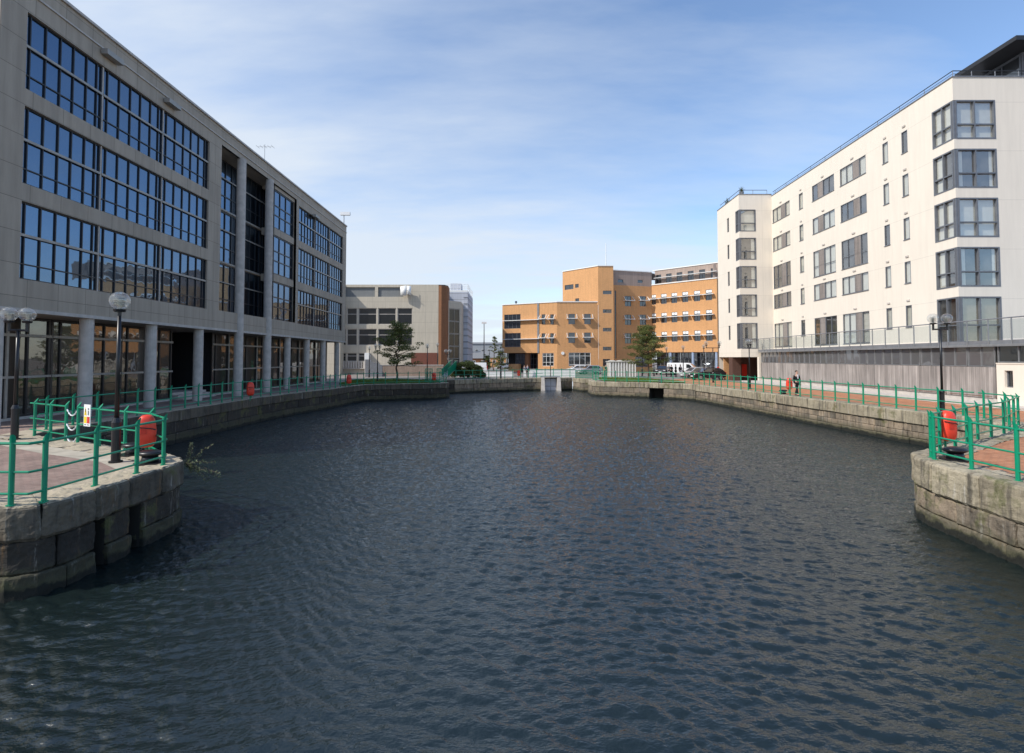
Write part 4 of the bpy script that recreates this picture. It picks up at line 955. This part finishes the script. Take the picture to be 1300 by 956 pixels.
# ---------------------------------------------------------------- lock / sluice gate and surroundings
sg = thing('sluice_gate', 'small pale sluice gate between concrete piers at the far end', 'sluice gate', (5.15, 68, -1.6))
for x in (4.05, 6.15):
    mb = MB(); mb.hexa([(x-.28, 66.6, -2.5), (x+.28, 66.6, -2.5), (x+.28, 69, -2.5), (x-.28, 69, -2.5), (x-.2, 67.2, .1), (x+.2, 67.2, .1), (x+.2, 69, .1), (x-.2, 69, .1)]); mb.build('pier', 'kerb', sg)
MB().box(4.35, 5.87, 68.3, 68.45, -2.5, -.1).build('gate', 'silver_clad', sg)
MB().box(3.8, 6.4, 67.6, 69.2, .1, .2).build('footbridge', 'grey_steel', sg)
MB().cyl((5.1, 68, .2), (5.1, 68, 1.7), .05).build('spindle', 'black', sg)
wp = thing('white_parapet_wall', 'white painted parapet wall behind the sluice gate', 'wall', (5, 71, 0))
MB().box(1.6, 8.8, 71, 71.3, 0, 1.05).build('wall', 'white_paint', wp); MB().box(1.55, 8.85, 70.95, 71.35, 1.051, 1.13).build('parapet_cap', 'kerb', wp)
wp = thing('white_parapet_wall', 'low white wall right of the juniper bush', 'wall', (-2, 72, 0))
MB().box(-4.2, .2, 74, 74.3, 0, .7).build('wall', 'white_paint', wp); MB().box(-4.25, .25, 73.95, 74.35, .701, .78).build('parapet_cap', 'kerb', wp)
def gpanel(x, y, w, h, label, z0=.1, rz=0):
    t = thing('green_mesh_gate', label, 'gate', (0, 0, 0), 0, 'green mesh gates by the lock')
    mb = MB(); mb.tube([(-w/2, 0, z0), (w/2, 0, z0), (w/2, 0, h), (-w/2, 0, h), (-w/2, 0, z0)], .035, 6); mb.build('frame', 'green', t)
    mb = MB(); n = int(w/.07)
    for k in range(1, n): mb.box(-w/2+k*w/n-.012, -w/2+k*w/n+.012, -.01, .01, z0, h)
    for z in (.4, .7, 1.0): mb.box(-w/2, w/2, -.014, .014, z, z+.03) if z < h else None
    mb.build('mesh', 'green', t); t.location = (x, y, 0); t.rotation_euler.z = rz; return t
gpanel(9.3, 66.2, 2.2, 1.05, 'wide green mesh gate on the stone nose right of the sluice')
gpanel(9.9, 60.6, .7, 1.6, 'narrow green mesh gate at the left end of the far lawn')
gpanel(10.9, 60.5, .55, 1.6, 'second narrow green gate at the left end of the far lawn')
gpanel(-8.8, 54.2, .75, 1.5, 'green mesh gate beside the red life ring by the dark slot')
gpanel(-7.7, 55.0, .7, 1.5, 'green mesh gate standing at the corner of the dark slot')
t = thing('gangway', 'green sided gangway with pale steps left of the juniper bush', 'gangway', (-8.2, 64, 0))
mb = MB(); mb.hexa([(-8.6, 63, .3), (-7.9, 63, .3), (-7.3, 67, 1.2), (-8.0, 67, 1.2), (-8.6, 63, .5), (-7.9, 63, .5), (-7.3, 67, 1.4), (-8, 67, 1.4)]); mb.build('deck', 'kerb', t)
mb = MB(); mb.hexa([(-7.9, 63, .4), (-7.85, 63, .4), (-7.25, 67, 1.3), (-7.3, 67, 1.3), (-7.9, 63, 1.3), (-7.85, 63, 1.3), (-7.25, 67, 2.3), (-7.3, 67, 2.3)]); mb.hexa([(-8.65, 63, .4), (-8.6, 63, .4), (-8.0, 67, 1.3), (-8.05, 67, 1.3), (-8.65, 63, 1.3), (-8.6, 63, 1.3), (-8.0, 67, 2.3), (-8.05, 67, 2.3)]); mb.build('side_panel', 'green', t)
for k in range(4): MB().cyl((-8.6+k*.17, 63+k*.9, 0), (-8.6+k*.17, 63+k*.9, .4+k*.25), .06).build('leg', 'kerb', t)
# ribbed storage enclosure
t = thing('storage_enclosure', 'pale ribbed storage enclosure with scalloped top behind the far lawn', 'enclosure', (15.4, 72, 0))
mb = MB(); mb.box(13.75, 17.2, 72, 74.6, 0, 2.1); mb.build('body', 'storage', t)
mb = MB(); [mb.box(13.72+k*.39, 13.86+k*.39, 71.86, 72, 0, 2.1) for k in range(10)]; mb.build('rib', 'white_paint', t)
mb = MB()
for k in range(3):
    c = 14.3+k*1.16
    mb.sph((c, 73.3, 2.1), .66, 16, 8, (1, 1.9, .38))
mb.box(13.65, 17.3, 71.8, 74.7, 2.08, 2.2); mb.build('top', 'storage', t)
# ---------------------------------------------------------------- lawns
def lawn(name, poly, seed, n):
    MB().sheet(poly, .03).build('lawn', 'grass')
    o = COL.objects[-1]; tag(o, kind='structure')
    r = random.Random(seed); mb = MB(); xs = [p[0] for p in poly]; ys = [p[1] for p in poly]
    def inside(x, y):
        c = False; j = len(poly)-1
        for i in range(len(poly)):
            a, b = poly[i], poly[j]
            if (a[1] > y) != (b[1] > y) and x < (b[0]-a[0])*(y-a[1])/(b[1]-a[1])+a[0]: c = not c
            j = i
        return c
    for k in range(n):
        x, y = r.uniform(min(xs), max(xs)), r.uniform(min(ys), max(ys))
        if inside(x, y):
            q = r.uniform(0, 3.14); w = .05; h = r.uniform(.06, .16); mb.quad((x-w*math.cos(q), y-w*math.sin(q), .03), (x+w*math.cos(q), y+w*math.sin(q), .03), (x+r.uniform(-.05, .05), y+r.uniform(-.05, .05), .03+h))
    tag(mb.build('grass', 'blade'), 'short green grass growing on the '+name, 'grass', kind='stuff')
lawn('far lawn above the culvert', offset([(9.6, 60.5), (9.9, 57.5), (14.4, 55.2), (17.0, 53.2)], .75)[0:4]+[(18.4, 54.6), (18.7, 58), (16.5, 66), (11.5, 68)], 1, 14000)
lawn('shaded lawn round the left pine', offset(W2[5:10], 1.1)+[(-8.6, 60), (-14, 63), (-19, 62), (-17.5, 52)], 2, 9000)
# ---------------------------------------------------------------- trees
def tuft(mb, c, r, n, rr, size, flat=.36):
    for k in range(n):
        d = Vector((rr.gauss(0, 1), rr.gauss(0, 1), rr.gauss(0, 1))); d.normalize(); d *= r*rr.uniform(.35, 1.0)**.6; d.z *= flat
        p = c+d; a = Vector((rr.gauss(0, 1), rr.gauss(0, 1), rr.gauss(0, .6))).normalized(); b = a.cross(Vector((rr.gauss(0, 1), rr.gauss(0, 1), rr.gauss(0, 1)))).normalized()
        s = size*rr.uniform(.6, 1.4); mb.quad(p-a*s-b*s*.3, p+a*s*.2-b*s*.35, p+a*s, p+b*s*.35)
def pine(loc, h, w, seed, label, clear_h=.22, lean=0, dens=1.0, crown='pine', lopside=0):
    r = random.Random(seed); x, y, z = loc
    t = thing('pine_tree', label, 'tree', loc)
    tr = MB(); cr = MB(); top = Vector((x+lean, y, z+h)); base = Vector(loc); prev = base; pr = .02*h
    pts = [base.lerp(top, k/8)+Vector((r.gauss(0, .05), r.gauss(0, .05), 0))*min(k, 3) for k in range(9)]
    for k in range(8): tr.cyl(pts[k], pts[k+1], pr*(1-k/9), pr*(1-(k+1)/9), n=8)
    nb = int(26*dens)
    for i in range(nb):
        f = clear_h+(1-clear_h)*(i+.5)/nb; c = base.lerp(top, f)
        q = i*2.4+r.uniform(-.4, .4); reach = w*(1-((f-clear_h)/(1-clear_h))**1.6*.8)*r.uniform(.35, 1.12)
        if lopside and math.cos(q)*lopside < 0: reach *= .8
        d = Vector((math.cos(q), math.sin(q), r.uniform(.05, .45))); e = c+d*reach
        tr.cyl(c, c+d*reach*.95, .03+.006*h*(1-f), .012, n=5)
        for m in range(3):
            s = c.lerp(e, .45+.27*m)+Vector((r.gauss(0, .15), r.gauss(0, .15), .1+r.gauss(0, .08)))
            tuft(cr, s, (.38+.1*m if m < 2 else .42)*w/2.0, int(95*dens), r, .085)
    tuft(cr, top-Vector((0, 0, .2)), .4, 90, r, .08, 1.2)
    tr.build('trunk', 'bark', t); cr.build('crown', crown, t); return t
pine(gl(504, 57), 6.3, 2.7, 11, 'dark pine standing on the shaded lawn before the beige building', .27, .2, 1.2)
pine(gl(823, 68), 6.7, 3.0, 5, 'sunlit green pine with spreading crown on the far lawn', .2, -.3, 1.55)
x, y, _ = gl(819, 70)
pine(gl(634, 78), 3.6, 1.5, 9, 'small bushy pine behind the twin lamp on the far quay', .2, .2, .7)
pine(gl(627, 84), 6.0, .8, 19, 'thin sparse pine in the gap left of the orange building', .55, .1, .5)
pine(gl(617, 88), 3.0, 1.3, 29, 'low bushy pine behind the right end of the juniper bush', .2, .2, .7)
# juniper
t = thing('juniper_bush', 'broad rounded juniper bush on the far quay', 'bush', (-5.8, 67.5, 0)); r = random.Random(4); mb = MB()
for k in range(70):
    q = r.uniform(0, 6.28); rr_ = math.sqrt(r.random()); cx, cy = -5.9+2.1*rr_*math.cos(q), 67.6+1.2*rr_*math.sin(q)
    hh = 2.2*(1-rr_**2)**.6; tuft(mb, Vector((cx, cy, .25+hh*.8+r.uniform(-.1, .1))), .45, 170, r, .1, .6); tuft(mb, Vector((cx, cy, .25+hh*.35)), .5, 90, r, .11, .8)
mb.build('foliage', 'bush', t)
mb = MB(); [mb.cyl((-5.8, 67.5, 0), (-5.8+r.uniform(-1, 1), 67.5+r.uniform(-.7, .7), 1.0), .07, .03, n=5) for k in range(6)]; mb.build('stem', 'bark', t)
# plant sprouting from the quay corner
t = thing('wall_plant', 'leafy weed sprouting from the tip of the left quay over the water', 'plant', (-8.55, 13.55, -.1)); r = random.Random(8); st = MB(); lf = MB()
for k in range(17):
    p = Vector((-8.5+r.uniform(-.15, .1), 13.5+r.uniform(-.15, .1), -.12)); d = Vector((r.uniform(.5, 1.1), r.uniform(-.3, .5), r.uniform(-.75, .35)*1)).normalized(); L = r.uniform(.35, .95)
    if k < 3: d = Vector((r.uniform(-.2, .1), 0, 1)).normalized(); L = .5
    pts = [p]
    for s in range(8):
        d = (d+Vector((r.gauss(0, .12), r.gauss(0, .12), r.gauss(0, .12)-.01))).normalized(); pts.append(pts[-1]+d*L/8)
        n_ = 6
        for m in range(n_):
            c = pts[-1]; a = Vector((r.gauss(0, 1), r.gauss(0, 1), r.gauss(0, .7))).normalized(); b = a.cross(Vector((0, 0, 1))).normalized(); ss = r.uniform(.018, .042)
            lf.quad(c, c+a*ss+b*ss*.4, c+a*ss*2, c+a*ss-b*ss*.4)
    for a, b in zip(pts, pts[1:]): st.cyl(a, b, .006, n=4)
st.build('stem', 'bark', t); lf.build('foliage', 'leaf', t)
def shrub(loc, w, h, seed, label, mat='bush', n=12):
    r = random.Random(seed); t = thing('shrub', label, 'shrub', loc, 0, 'small planted shrubs'); mb = MB(); x, y, z = loc
    for k in range(n): tuft(mb, Vector((x+r.gauss(0, w*.3), y+r.gauss(0, w*.25), z+h*r.uniform(.25, .75))), w*.35, 60, r, .06, .9)
    mb.build('foliage', mat, t); sm = MB(); [sm.cyl(loc, (x+r.gauss(0, w*.2), y, z+h*.5), .03, .015, n=5) for k in range(4)]; sm.build('stem', 'bark', t)
shrub((17.6, 84, 0), 1.2, 1.2, 1, 'shrub behind the pale ribbed storage enclosure')
shrub((21.5, 84, 0), 1.0, 1.1, 2, 'shrub left of the parked white van', 'leaf')
shrub((23.2, 84.5, 0), 1.0, 1.2, 3, 'shrub just behind the group of people', 'leaf')
shrub((31.2, 84, 0), 1.4, 1.4, 4, 'yellowish shrub in front of the blue columns', 'leaf')
shrub((-10.2, 75.3, 0), 1.0, .8, 5, 'low hedge piece at the end of the brick terrace wall', 'leaf', 8)
# ---------------------------------------------------------------- vehicles
def car(label, mat, kind='hatch', loc=(0, 0, 0), rz=0, group='cars parked round the far end of the dock'):
    t = thing('parked_'+('van' if kind == 'van' else 'car'), label, 'van' if kind == 'van' else 'car', (0, 0, 0), 0, group)
    W = .84
    if kind == 'van': L = 4.6; lo = [(-2.2, .35), (-2.25, .8), (-2.2, 1.0), (2.25, 1.05), (2.3, .5), (2.25, .35)]; up = [(-2.15, 1.0), (-1.35, 1.75), (-1.0, 1.9), (2.15, 1.9), (2.24, 1.05)]
    else: lo = [(-1.95, .3), (-2.02, .55), (-1.95, .78), (-1.1, .95), (1.85, 1.0), (1.98, .85), (1.98, .4), (1.9, .3)]; up = [(-1.12, .94), (-.42, 1.42), (-.1, 1.49), (1.15, 1.46), (1.62, 1.25), (1.85, .99)]
    def ext(prof, ws, mb):
        n = len(prof); i = len(mb.v)
        for yv, in_ in ((-W, ws), (W, ws)):
            for k, (x, z) in enumerate(prof): mb.v.append(Vector((x, yv*in_(z), z)))
        mb.f.append(tuple(i+k for k in range(n))); mb.f.append(tuple(i+2*n-1-k for k in range(n)))
        for k in range(n): mb.f.append((i+(k+1) % n, i+k, i+n+k, i+n+(k+1) % n))
    mb = MB(); ext(lo, lambda z: 1.0 if .4 < z < .9 else .96, mb); ext(up, lambda z: 1-.22*(z-.95)/.55 if kind != 'van' else 1-.08*(z-1)/.9, mb)
    bo = mb.build('body', mat, t); bv = bo.modifiers.new('b', 'BEVEL'); bv.width = .05; bv.segments = 2; bv.limit_method = 'ANGLE'
    def wy(z): return W*(1-.22*(z-.95)/.55 if kind != 'van' else 1-.08*(z-1)/.9)+.012
    gm = MB()
    for s in (-1, 1):
        if kind == 'van': ps = [[(-1.75, 1.12), (-1.2, 1.68), (-.75, 1.7), (-.75, 1.12)]]
        else: ps = [[(-.92, 1.0), (-.38, 1.37), (.15, 1.4), (.15, 1.01)], [(.22, 1.01), (.22, 1.4), (.95, 1.38), (1.0, 1.02)], [(1.07, 1.03), (1.02, 1.37), (1.3, 1.3), (1.55, 1.05)]]
        for p in ps: q = [Vector((x, s*wy(z), z)) for x, z in p]; gm.quad(*(q if s < 0 else q[::-1]))
    # windscreen and rear window stand just proud of the body
    def scr(a, b, o):
        d = Vector((b[0]-a[0], 0, b[1]-a[1])).normalized(); n_ = Vector((-d.z, 0, d.x))*o
        A = Vector((a[0], 0, a[1]))+d*.1+n_; B = Vector((b[0], 0, b[1]))-d*.06+n_
        gm.quad(A+Vector((0, -wy(a[1])+.12, 0)), A+Vector((0, wy(a[1])-.12, 0)), B+Vector((0, wy(b[1])-.12, 0)), B+Vector((0, -wy(b[1])+.12, 0)))
    scr(up[0], up[1], .012)
    if kind != 'van': scr(up[5], up[4], -.012)
    gm.build('window', 'car_glass', t)
    xw = (-1.3, 1.3) if kind != 'van' else (-1.5, 1.4)
    for x in xw:
        for s in (-1, 1):
            wh = thing('wheel', None, None); wh.parent = t; wh.location = (0, 0, 0)
            mb = MB().cyl((x, s*.68, .31), (x, s*.86, .31), .31, n=20); mb.build('tyre', 'tyre', wh)
            MB().cyl((x, s*.86, .31), (x, s*.875, .31), .2, n=16).build('rim', 'rim', wh)
            del wh
    for s in (-1, 1):
        MB().box(lo[0][0]-.04, lo[0][0]+.12, s*.6-.15, s*.6+.15, .62, .78).build('headlight', 'headlight', t)
        xx = 1.94 if kind != 'van' else 2.24
        MB().box(xx, xx+.06, s*.7-.1, s*.7+.1, .7, .98 if kind != 'van' else 1.4).build('taillight', 'taillight', t)
    MB().box(lo[0][0]-.06, lo[0][0]+.02, -.26, .26, .42, .53).build('number_plate', 'white', t)
    t.location = loc; t.rotation_euler.z = rz; return t
C0 = car('dark grey hatchback parked before the cream apartments', 'car_dark', loc=gl(897.5, 62), rz=R(8))
car('silver hatchback half hidden behind the dark grey hatchback', 'car_silver', loc=gl(883, 66.5), rz=R(10))
car('white van parked behind the group of people', 'car_white', 'van', gl(866, 80), R(150), group='vans')
car('dark hatchback left of the group of people', 'car_dark', loc=gl(842, 82), rz=R(60))
car('silver car parked below the large ground floor window of the orange building', 'car_silver', loc=gl(749, 84), rz=R(15))
CW = car('white car nosing out behind the silver car by the lock', 'car_white', loc=gl(733, 87), rz=R(10))
car('long white van behind the juniper bush', 'car_white', 'van', gl(601, 84), R(0), group='vans')
C1 = car('distant red car seen under the left orange wing', 'car_red', loc=gl(652, 128), rz=R(20))
car('distant blue car seen under the left orange wing', 'car_blue', loc=gl(645, 132), rz=R(20))
dup(CW, gl(640, 126), R(30), 'distant white car near the foot of the left orange wing')
# ---------------------------------------------------------------- people
def person(label, loc, rz=0, h=1.75, stride=.12, jacket='cloth_black', legs='cloth_black', hair='hair', shirt=True, arm=.1, lean=0):
    t = thing('person', label, 'person', (0, 0, 0)); k = h/1.75
    def skin(name, V, E, mat, sub=1):
        me = bpy.data.meshes.new(name); me.from_pydata([Vector(v[:3])*k for v in V], E, []); me.materials.append(M[mat])
        o = bpy.data.objects.new(name, me); COL.objects.link(o); o.parent = t
        md = o.modifiers.new('skin', 'SKIN'); sk = me.skin_vertices[0].data
        for i, v in enumerate(V): sk[i].radius = (v[3]*k, (v[4] if len(v) > 4 else v[3])*k); sk[i].use_root = i == 0
        sb = o.modifiers.new('sub', 'SUBSURF'); sb.levels = sub; sb.render_levels = sub
        for p in me.polygons: p.use_smooth = True
        md.use_smooth_shade = True; return o
    s = stride
    V = [(0, 0, .95, .13, .1), (0, 0, 1.15, .12, .09), (0, -.01, 1.38, .14, .09), (0, 0, 1.5, .05), (0, -.015, 1.58, .06, .07), (0, -.02, 1.67, .075, .09), (0, -.01, 1.73, .05, .06),
         (-.1, 0, .88, .08), (-.11, -s, .5, .055), (-.11, -s*1.3, .1, .04), (-.11, -s*1.3-.13, .04, .035),
         (.1, 0, .88, .08), (.11, s*.6, .5, .055), (.11, s*1.7, .12, .04), (.11, s*1.7-.12, .05, .035),
         (-.2, 0, 1.4, .05), (-.25, arm*.4, 1.12, .038), (-.26, -arm*.6, .87, .028), (-.265, -arm*.8, .8, .028), (.2, 0, 1.4, .05), (.25, -arm*.4, 1.12, .038), (.26, arm*.3-.1, .87, .028), (.265, arm*.3-.13, .8, .028)]
    E = [(0, 1), (1, 2), (2, 3), (3, 4), (4, 5), (5, 6), (0, 7), (7, 8), (8, 9), (9, 10), (0, 11), (11, 12), (12, 13), (13, 14), (2, 15), (15, 16), (16, 17), (17, 18), (2, 19), (19, 20), (20, 21), (21, 22)]
    for hi in (18, 22):      # five fingers a hand
        hx, hy, hz = V[hi][:3]; sd = 1 if hx > 0 else -1
        for f in range(4): V.append((hx-sd*.005, hy-.03+f*.02, hz-.085+abs(f-1.2)*.008, .009)); E.append((hi, len(V)-1))
        V.append((hx-sd*.01, hy-.055, hz-.03, .01)); E.append((hi, len(V)-1))
    skin('body', V, E, 'skin')
    J = [(0, 0, .93, .16, .125), (0, 0, 1.15, .15, .115), (0, -.01, 1.38, .165, .11), (-.2, 0, 1.41, .07), (-.25, arm*.4, 1.12, .055), (-.262, -arm*.6, .87, .045), (.2, 0, 1.41, .07), (.25, -arm*.4, 1.12, .055), (.262, arm*.3-.1, .87, .045), (0, 0, 1.47, .08)]
    skin('jacket', J, [(0, 1), (1, 2), (2, 3), (3, 4), (4, 5), (2, 6), (6, 7), (7, 8), (2, 9)], jacket)
    T = [(0, 0, .92, .14, .115), (-.1, 0, .86, .095), (-.11, -s, .5, .07), (-.11, -s*1.3, .12, .06), (.1, 0, .86, .095), (.11, s*.6, .5, .07), (.11, s*1.7, .14, .06)]
    skin('trousers', T, [(0, 1), (1, 2), (2, 3), (0, 4), (4, 5), (5, 6)], legs)
    for x, y in ((-.11, -s*1.3), (.11, s*1.7)): mb = MB(); mb.sph((x*k, (y-.06)*k, .045), .06*k, 10, 6, (.8, 2.2, .8)); mb.build('shoe', 'cloth_black', t, True)
    mb = MB(); mb.sph((0, .012*k, 1.7*k), .092*k, 14, 8, (.88, 1.0, .85)); mb.build('hair', hair, t, True)
    mb = MB(); mb.sph((0, -.118*k, 1.64*k), .014, 6, 4, (.8, 1, 1.6)); [mb.sph((q*.08*k, -.01, 1.64*k), .02, 6, 4, (.4, 1, 1.5)) for q in (-1, 1)]; mb.build('nose_and_ears', 'skin', t, True)
    mb = MB(); [mb.sph((q*.03*k, -.103*k, 1.665*k), .01, 6, 4) for q in (-1, 1)]; mb.build('eye', 'black', t)
    MB().box(-.022*k, .022*k, -.108*k, -.098*k, 1.6*k, 1.607*k).build('mouth', 'taillight', t)
    if shirt:
        mb = MB(); mb.hexa([(-.02, -.135*k, 1.18*k), (.02, -.135*k, 1.18*k), (.02, -.1*k, 1.18*k), (-.02, -.1*k, 1.18*k), (-.07*k, -.135*k, 1.45*k), (.07*k, -.135*k, 1.45*k), (.06, -.06*k, 1.47*k), (-.06, -.06*k, 1.47*k)]); mb.build('shirt', 'cloth_white', t)
    t.location = loc; t.rotation_euler.z = rz; return t
person('man in black suit and white shirt walking along the right promenade', (19.75, 35.6, 0), R(20))
GP = 'people'
person('person in black standing at the left of the group by the cars', gl(852, 72), R(200), 1.7, .03)
person('person in black in the middle of the group by the cars', gl(857.5, 71), R(90), 1.75, .03)
person('person in dark jacket and white trousers beside the silver car', gl(863.5, 70), R(30), 1.75, .05, 'cloth_black', 'cloth_white')
person('person in grey at the back of the group by the cars', gl(849, 75), R(150), 1.7, .03, 'cloth_grey')
person('person in dark clothes on far quay beside the sluice gate', gl(669.5, 70.5), R(20), 1.75, .06, 'cloth_blue', 'cloth_black')
person('person in pale top left of the sluice gate', gl(665.5, 72.5), R(60), 1.65, .05, 'cloth_grey', 'cloth_blue')
person('dark dressed person near the pale ribbed storage enclosure', gl(768.5, 74), R(100), 1.7, .05, 'cloth_black', 'cloth_grey')
# orange board by the apartments
t = thing('orange_barrier', 'orange barrier board standing behind the dark grey hatchback', 'barrier', gl(912.5, 64.5)); x, y, _ = t.location
MB().box(x-.25, x+.25, y, y+.04, .3, 1.55).build('board', 'orange_red', t); mb = MB(); mb.cyl((x-.2, y+.02, 0), (x-.2, y+.02, .4), .03); mb.cyl((x+.2, y+.02, 0), (x+.2, y+.02, .4), .03); mb.build('leg', 'black', t)
# ---------------------------------------------------------------- far background in the gap
def far_shed(x0, x1, y, z, roof, mat, label, rm='roof_grey'):
    t = thing('distant_building', label, 'building', ((x0+x1)/2, y, 0)); MB().box(x0, x1, y, y+14, 0, z).build('wall', mat, t)
    mb = MB(); m = (x0+x1)/2
    mb.hexa([(x0-.3, y-.3, z), (x1+.3, y-.3, z), (x1+.3, y+14.3, z), (x0-.3, y+14.3, z), (x0-.3, y+6.9, z+roof), (x1+.3, y+6.9, z+roof), (x1+.3, y+7.1, z+roof), (x0-.3, y+7.1, z+roof)]); mb.build('roof', rm, t)
    P = Plane((x0, y), (x1, y)); n = max(1, int((x1-x0)/2.2)); 
    for k in range(n): c = (k+.5)*(x1-x0)/n; window(t, P, c-.5, c+.5, z*.4, z*.75, .01, (.5,), (), .08, 'white_paint', 'dark_glass')
    return t
far_shed(-16.5, 6, 190, 8.0, .8, 'shed_grey', 'long pale grey shed far off in the gap between the buildings')
far_shed(-12.5, -7.2, 150, 2.6, 2.2, 'brown_brick', 'small distant brick house left of the tall street light')
far_shed(-6.4, -1.8, 150, 2.8, 2.0, 'orange_brick', 'small distant orange brick house right of the tall street light')
far_shed(-40, -16, 170, 6, 1.5, 'pink_brick', 'distant pinkish building behind the silver tower')
r = random.Random(2)
for i, (x, y, w, h, lab) in enumerate(((-15, 155, 2.2, 9, 'distant dark tree just right of the silver tower'), (-1.5, 170, 2.5, 7.5, 'distant tree right of the long grey shed'), (2.2, 175, 2.6, 7, 'distant tree just left of the orange building'))):
    t = thing('distant_tree', lab, 'tree', (x, y, 0)); MB().cyl((x, y, 0), (x, y, h*.6), .25, .1).build('trunk', 'bark', t); mb = MB()
    for k in range(22): tuft(mb, Vector((x+r.gauss(0, w*.45), y+r.gauss(0, w*.45), h*r.uniform(.35, .95))), w*.4, 60, r, .25, .8)
    mb.build('crown', 'dull_leaf', t)
# ---------------------------------------------------------------- camera, light, sky
cam = bpy.data.cameras.new('camera'); co = bpy.data.objects.new('camera', cam); COL.objects.link(co)
cam.sensor_width = 36; cam.lens = 18; cam.clip_end = 5000; cam.clip_start = .05; cam.shift_y = -45/1300
co.location = (0, 0, H); co.rotation_euler = (math.pi/2+PT, 0, 0); SC.camera = co
AZ, EL = R(64), R(43)
sd = Vector((-math.sin(AZ)*math.cos(EL), -math.cos(AZ)*math.cos(EL), math.sin(EL)))
su = bpy.data.lights.new('sun', 'SUN'); su.energy = 2.8; su.angle = R(.5); su.color = (1, .955, .88)
so = bpy.data.objects.new('sun', su); COL.objects.link(so); so.location = sd*60; so.rotation_euler = sd.to_track_quat('Z', 'Y').to_euler()
W = bpy.data.worlds.new('World'); SC.world = W; W.use_nodes = True; nt = W.node_tree; nt.nodes.clear()
out = N(nt, 'OutputWorld'); bg = N(nt, 'Background'); nt.links.new(bg.outputs[0], out.inputs[0]); bg.inputs[1].default_value = .15
sk = N(nt, 'TexSky', sky_type='NISHITA'); sk.sun_disc = False; sk.sun_elevation = EL; sk.sun_rotation = math.atan2(sd.x, sd.y); sk.air_density = 1.0; sk.dust_density = .6; sk.ozone_density = 3
tc = N(nt, 'TexCoord'); sp = N(nt, 'SeparateXYZ'); nt.links.new(tc.outputs['Generated'], sp.inputs[0])
zm = N(nt, 'Math', operation='MAXIMUM'); nt.links.new(sp.outputs[2], zm.inputs[0]); zm.inputs[1].default_value = 0
za = N(nt, 'Math', operation='ADD'); nt.links.new(zm.outputs[0], za.inputs[0]); za.inputs[1].default_value = .18
cx = N(nt, 'Math', operation='DIVIDE'); nt.links.new(sp.outputs[0], cx.inputs[0]); nt.links.new(za.outputs[0], cx.inputs[1])
cy = N(nt, 'Math', operation='DIVIDE'); nt.links.new(sp.outputs[1], cy.inputs[0]); nt.links.new(za.outputs[0], cy.inputs[1])
cb = N(nt, 'CombineXYZ'); nt.links.new(cx.outputs[0], cb.inputs[0]); nt.links.new(cy.outputs[0], cb.inputs[1])
mp = N(nt, 'Mapping'); nt.links.new(cb.outputs[0], mp.inputs[0]); mp.inputs['Rotation'].default_value = (0, 0, R(52)); mp.inputs['Scale'].default_value = (.5, 1.5, 1); mp.inputs['Location'].default_value = (1.4, .35, 0)
c1 = nz(nt, mp.outputs[0], .8, 8, .58)
mp2 = N(nt, 'Mapping'); nt.links.new(cb.outputs[0], mp2.inputs[0]); mp2.inputs['Location'].default_value = (3.1, -1.2, 0)
c2 = nz(nt, mp2.outputs[0], .45, 3, .5)
mu = N(nt, 'Math', operation='MULTIPLY_ADD'); nt.links.new(c1, mu.inputs[0]); mu.inputs[1].default_value = 1.2; 
ml = N(nt, 'Math', operation='MULTIPLY'); nt.links.new(c2, ml.inputs[0]); ml.inputs[1].default_value = .5; nt.links.new(ml.outputs[0], mu.inputs[2])
# thicker veil towards the left and the horizon
vx = N(nt, 'Math', operation='MULTIPLY_ADD'); nt.links.new(sp.outputs[0], vx.inputs[0]); vx.inputs[1].default_value = -.42; nt.links.new(mu.outputs[0], vx.inputs[2])
vz = N(nt, 'Math', operation='MULTIPLY_ADD'); nt.links.new(zm.outputs[0], vz.inputs[0]); vz.inputs[1].default_value = -.8; nt.links.new(vx.outputs[0], vz.inputs[2])
fac = ramp(nt, vz.outputs[0], [(.36, 0.0), (.58, .44), (.76, .92)])
cl = mix(nt, fac, sk.outputs[0], (3.3, 3.65, 4.1)); nt.links.new(cl, bg.inputs[0])
SC.view_settings.view_transform = 'Standard'; SC.view_settings.look = 'None'; SC.view_settings.gamma = 1; SC.view_settings.exposure = .62
SC.cycles.sample_clamp_direct = 2.5; SC.cycles.max_bounces = 6; SC.cycles.transparent_max_bounces = 12
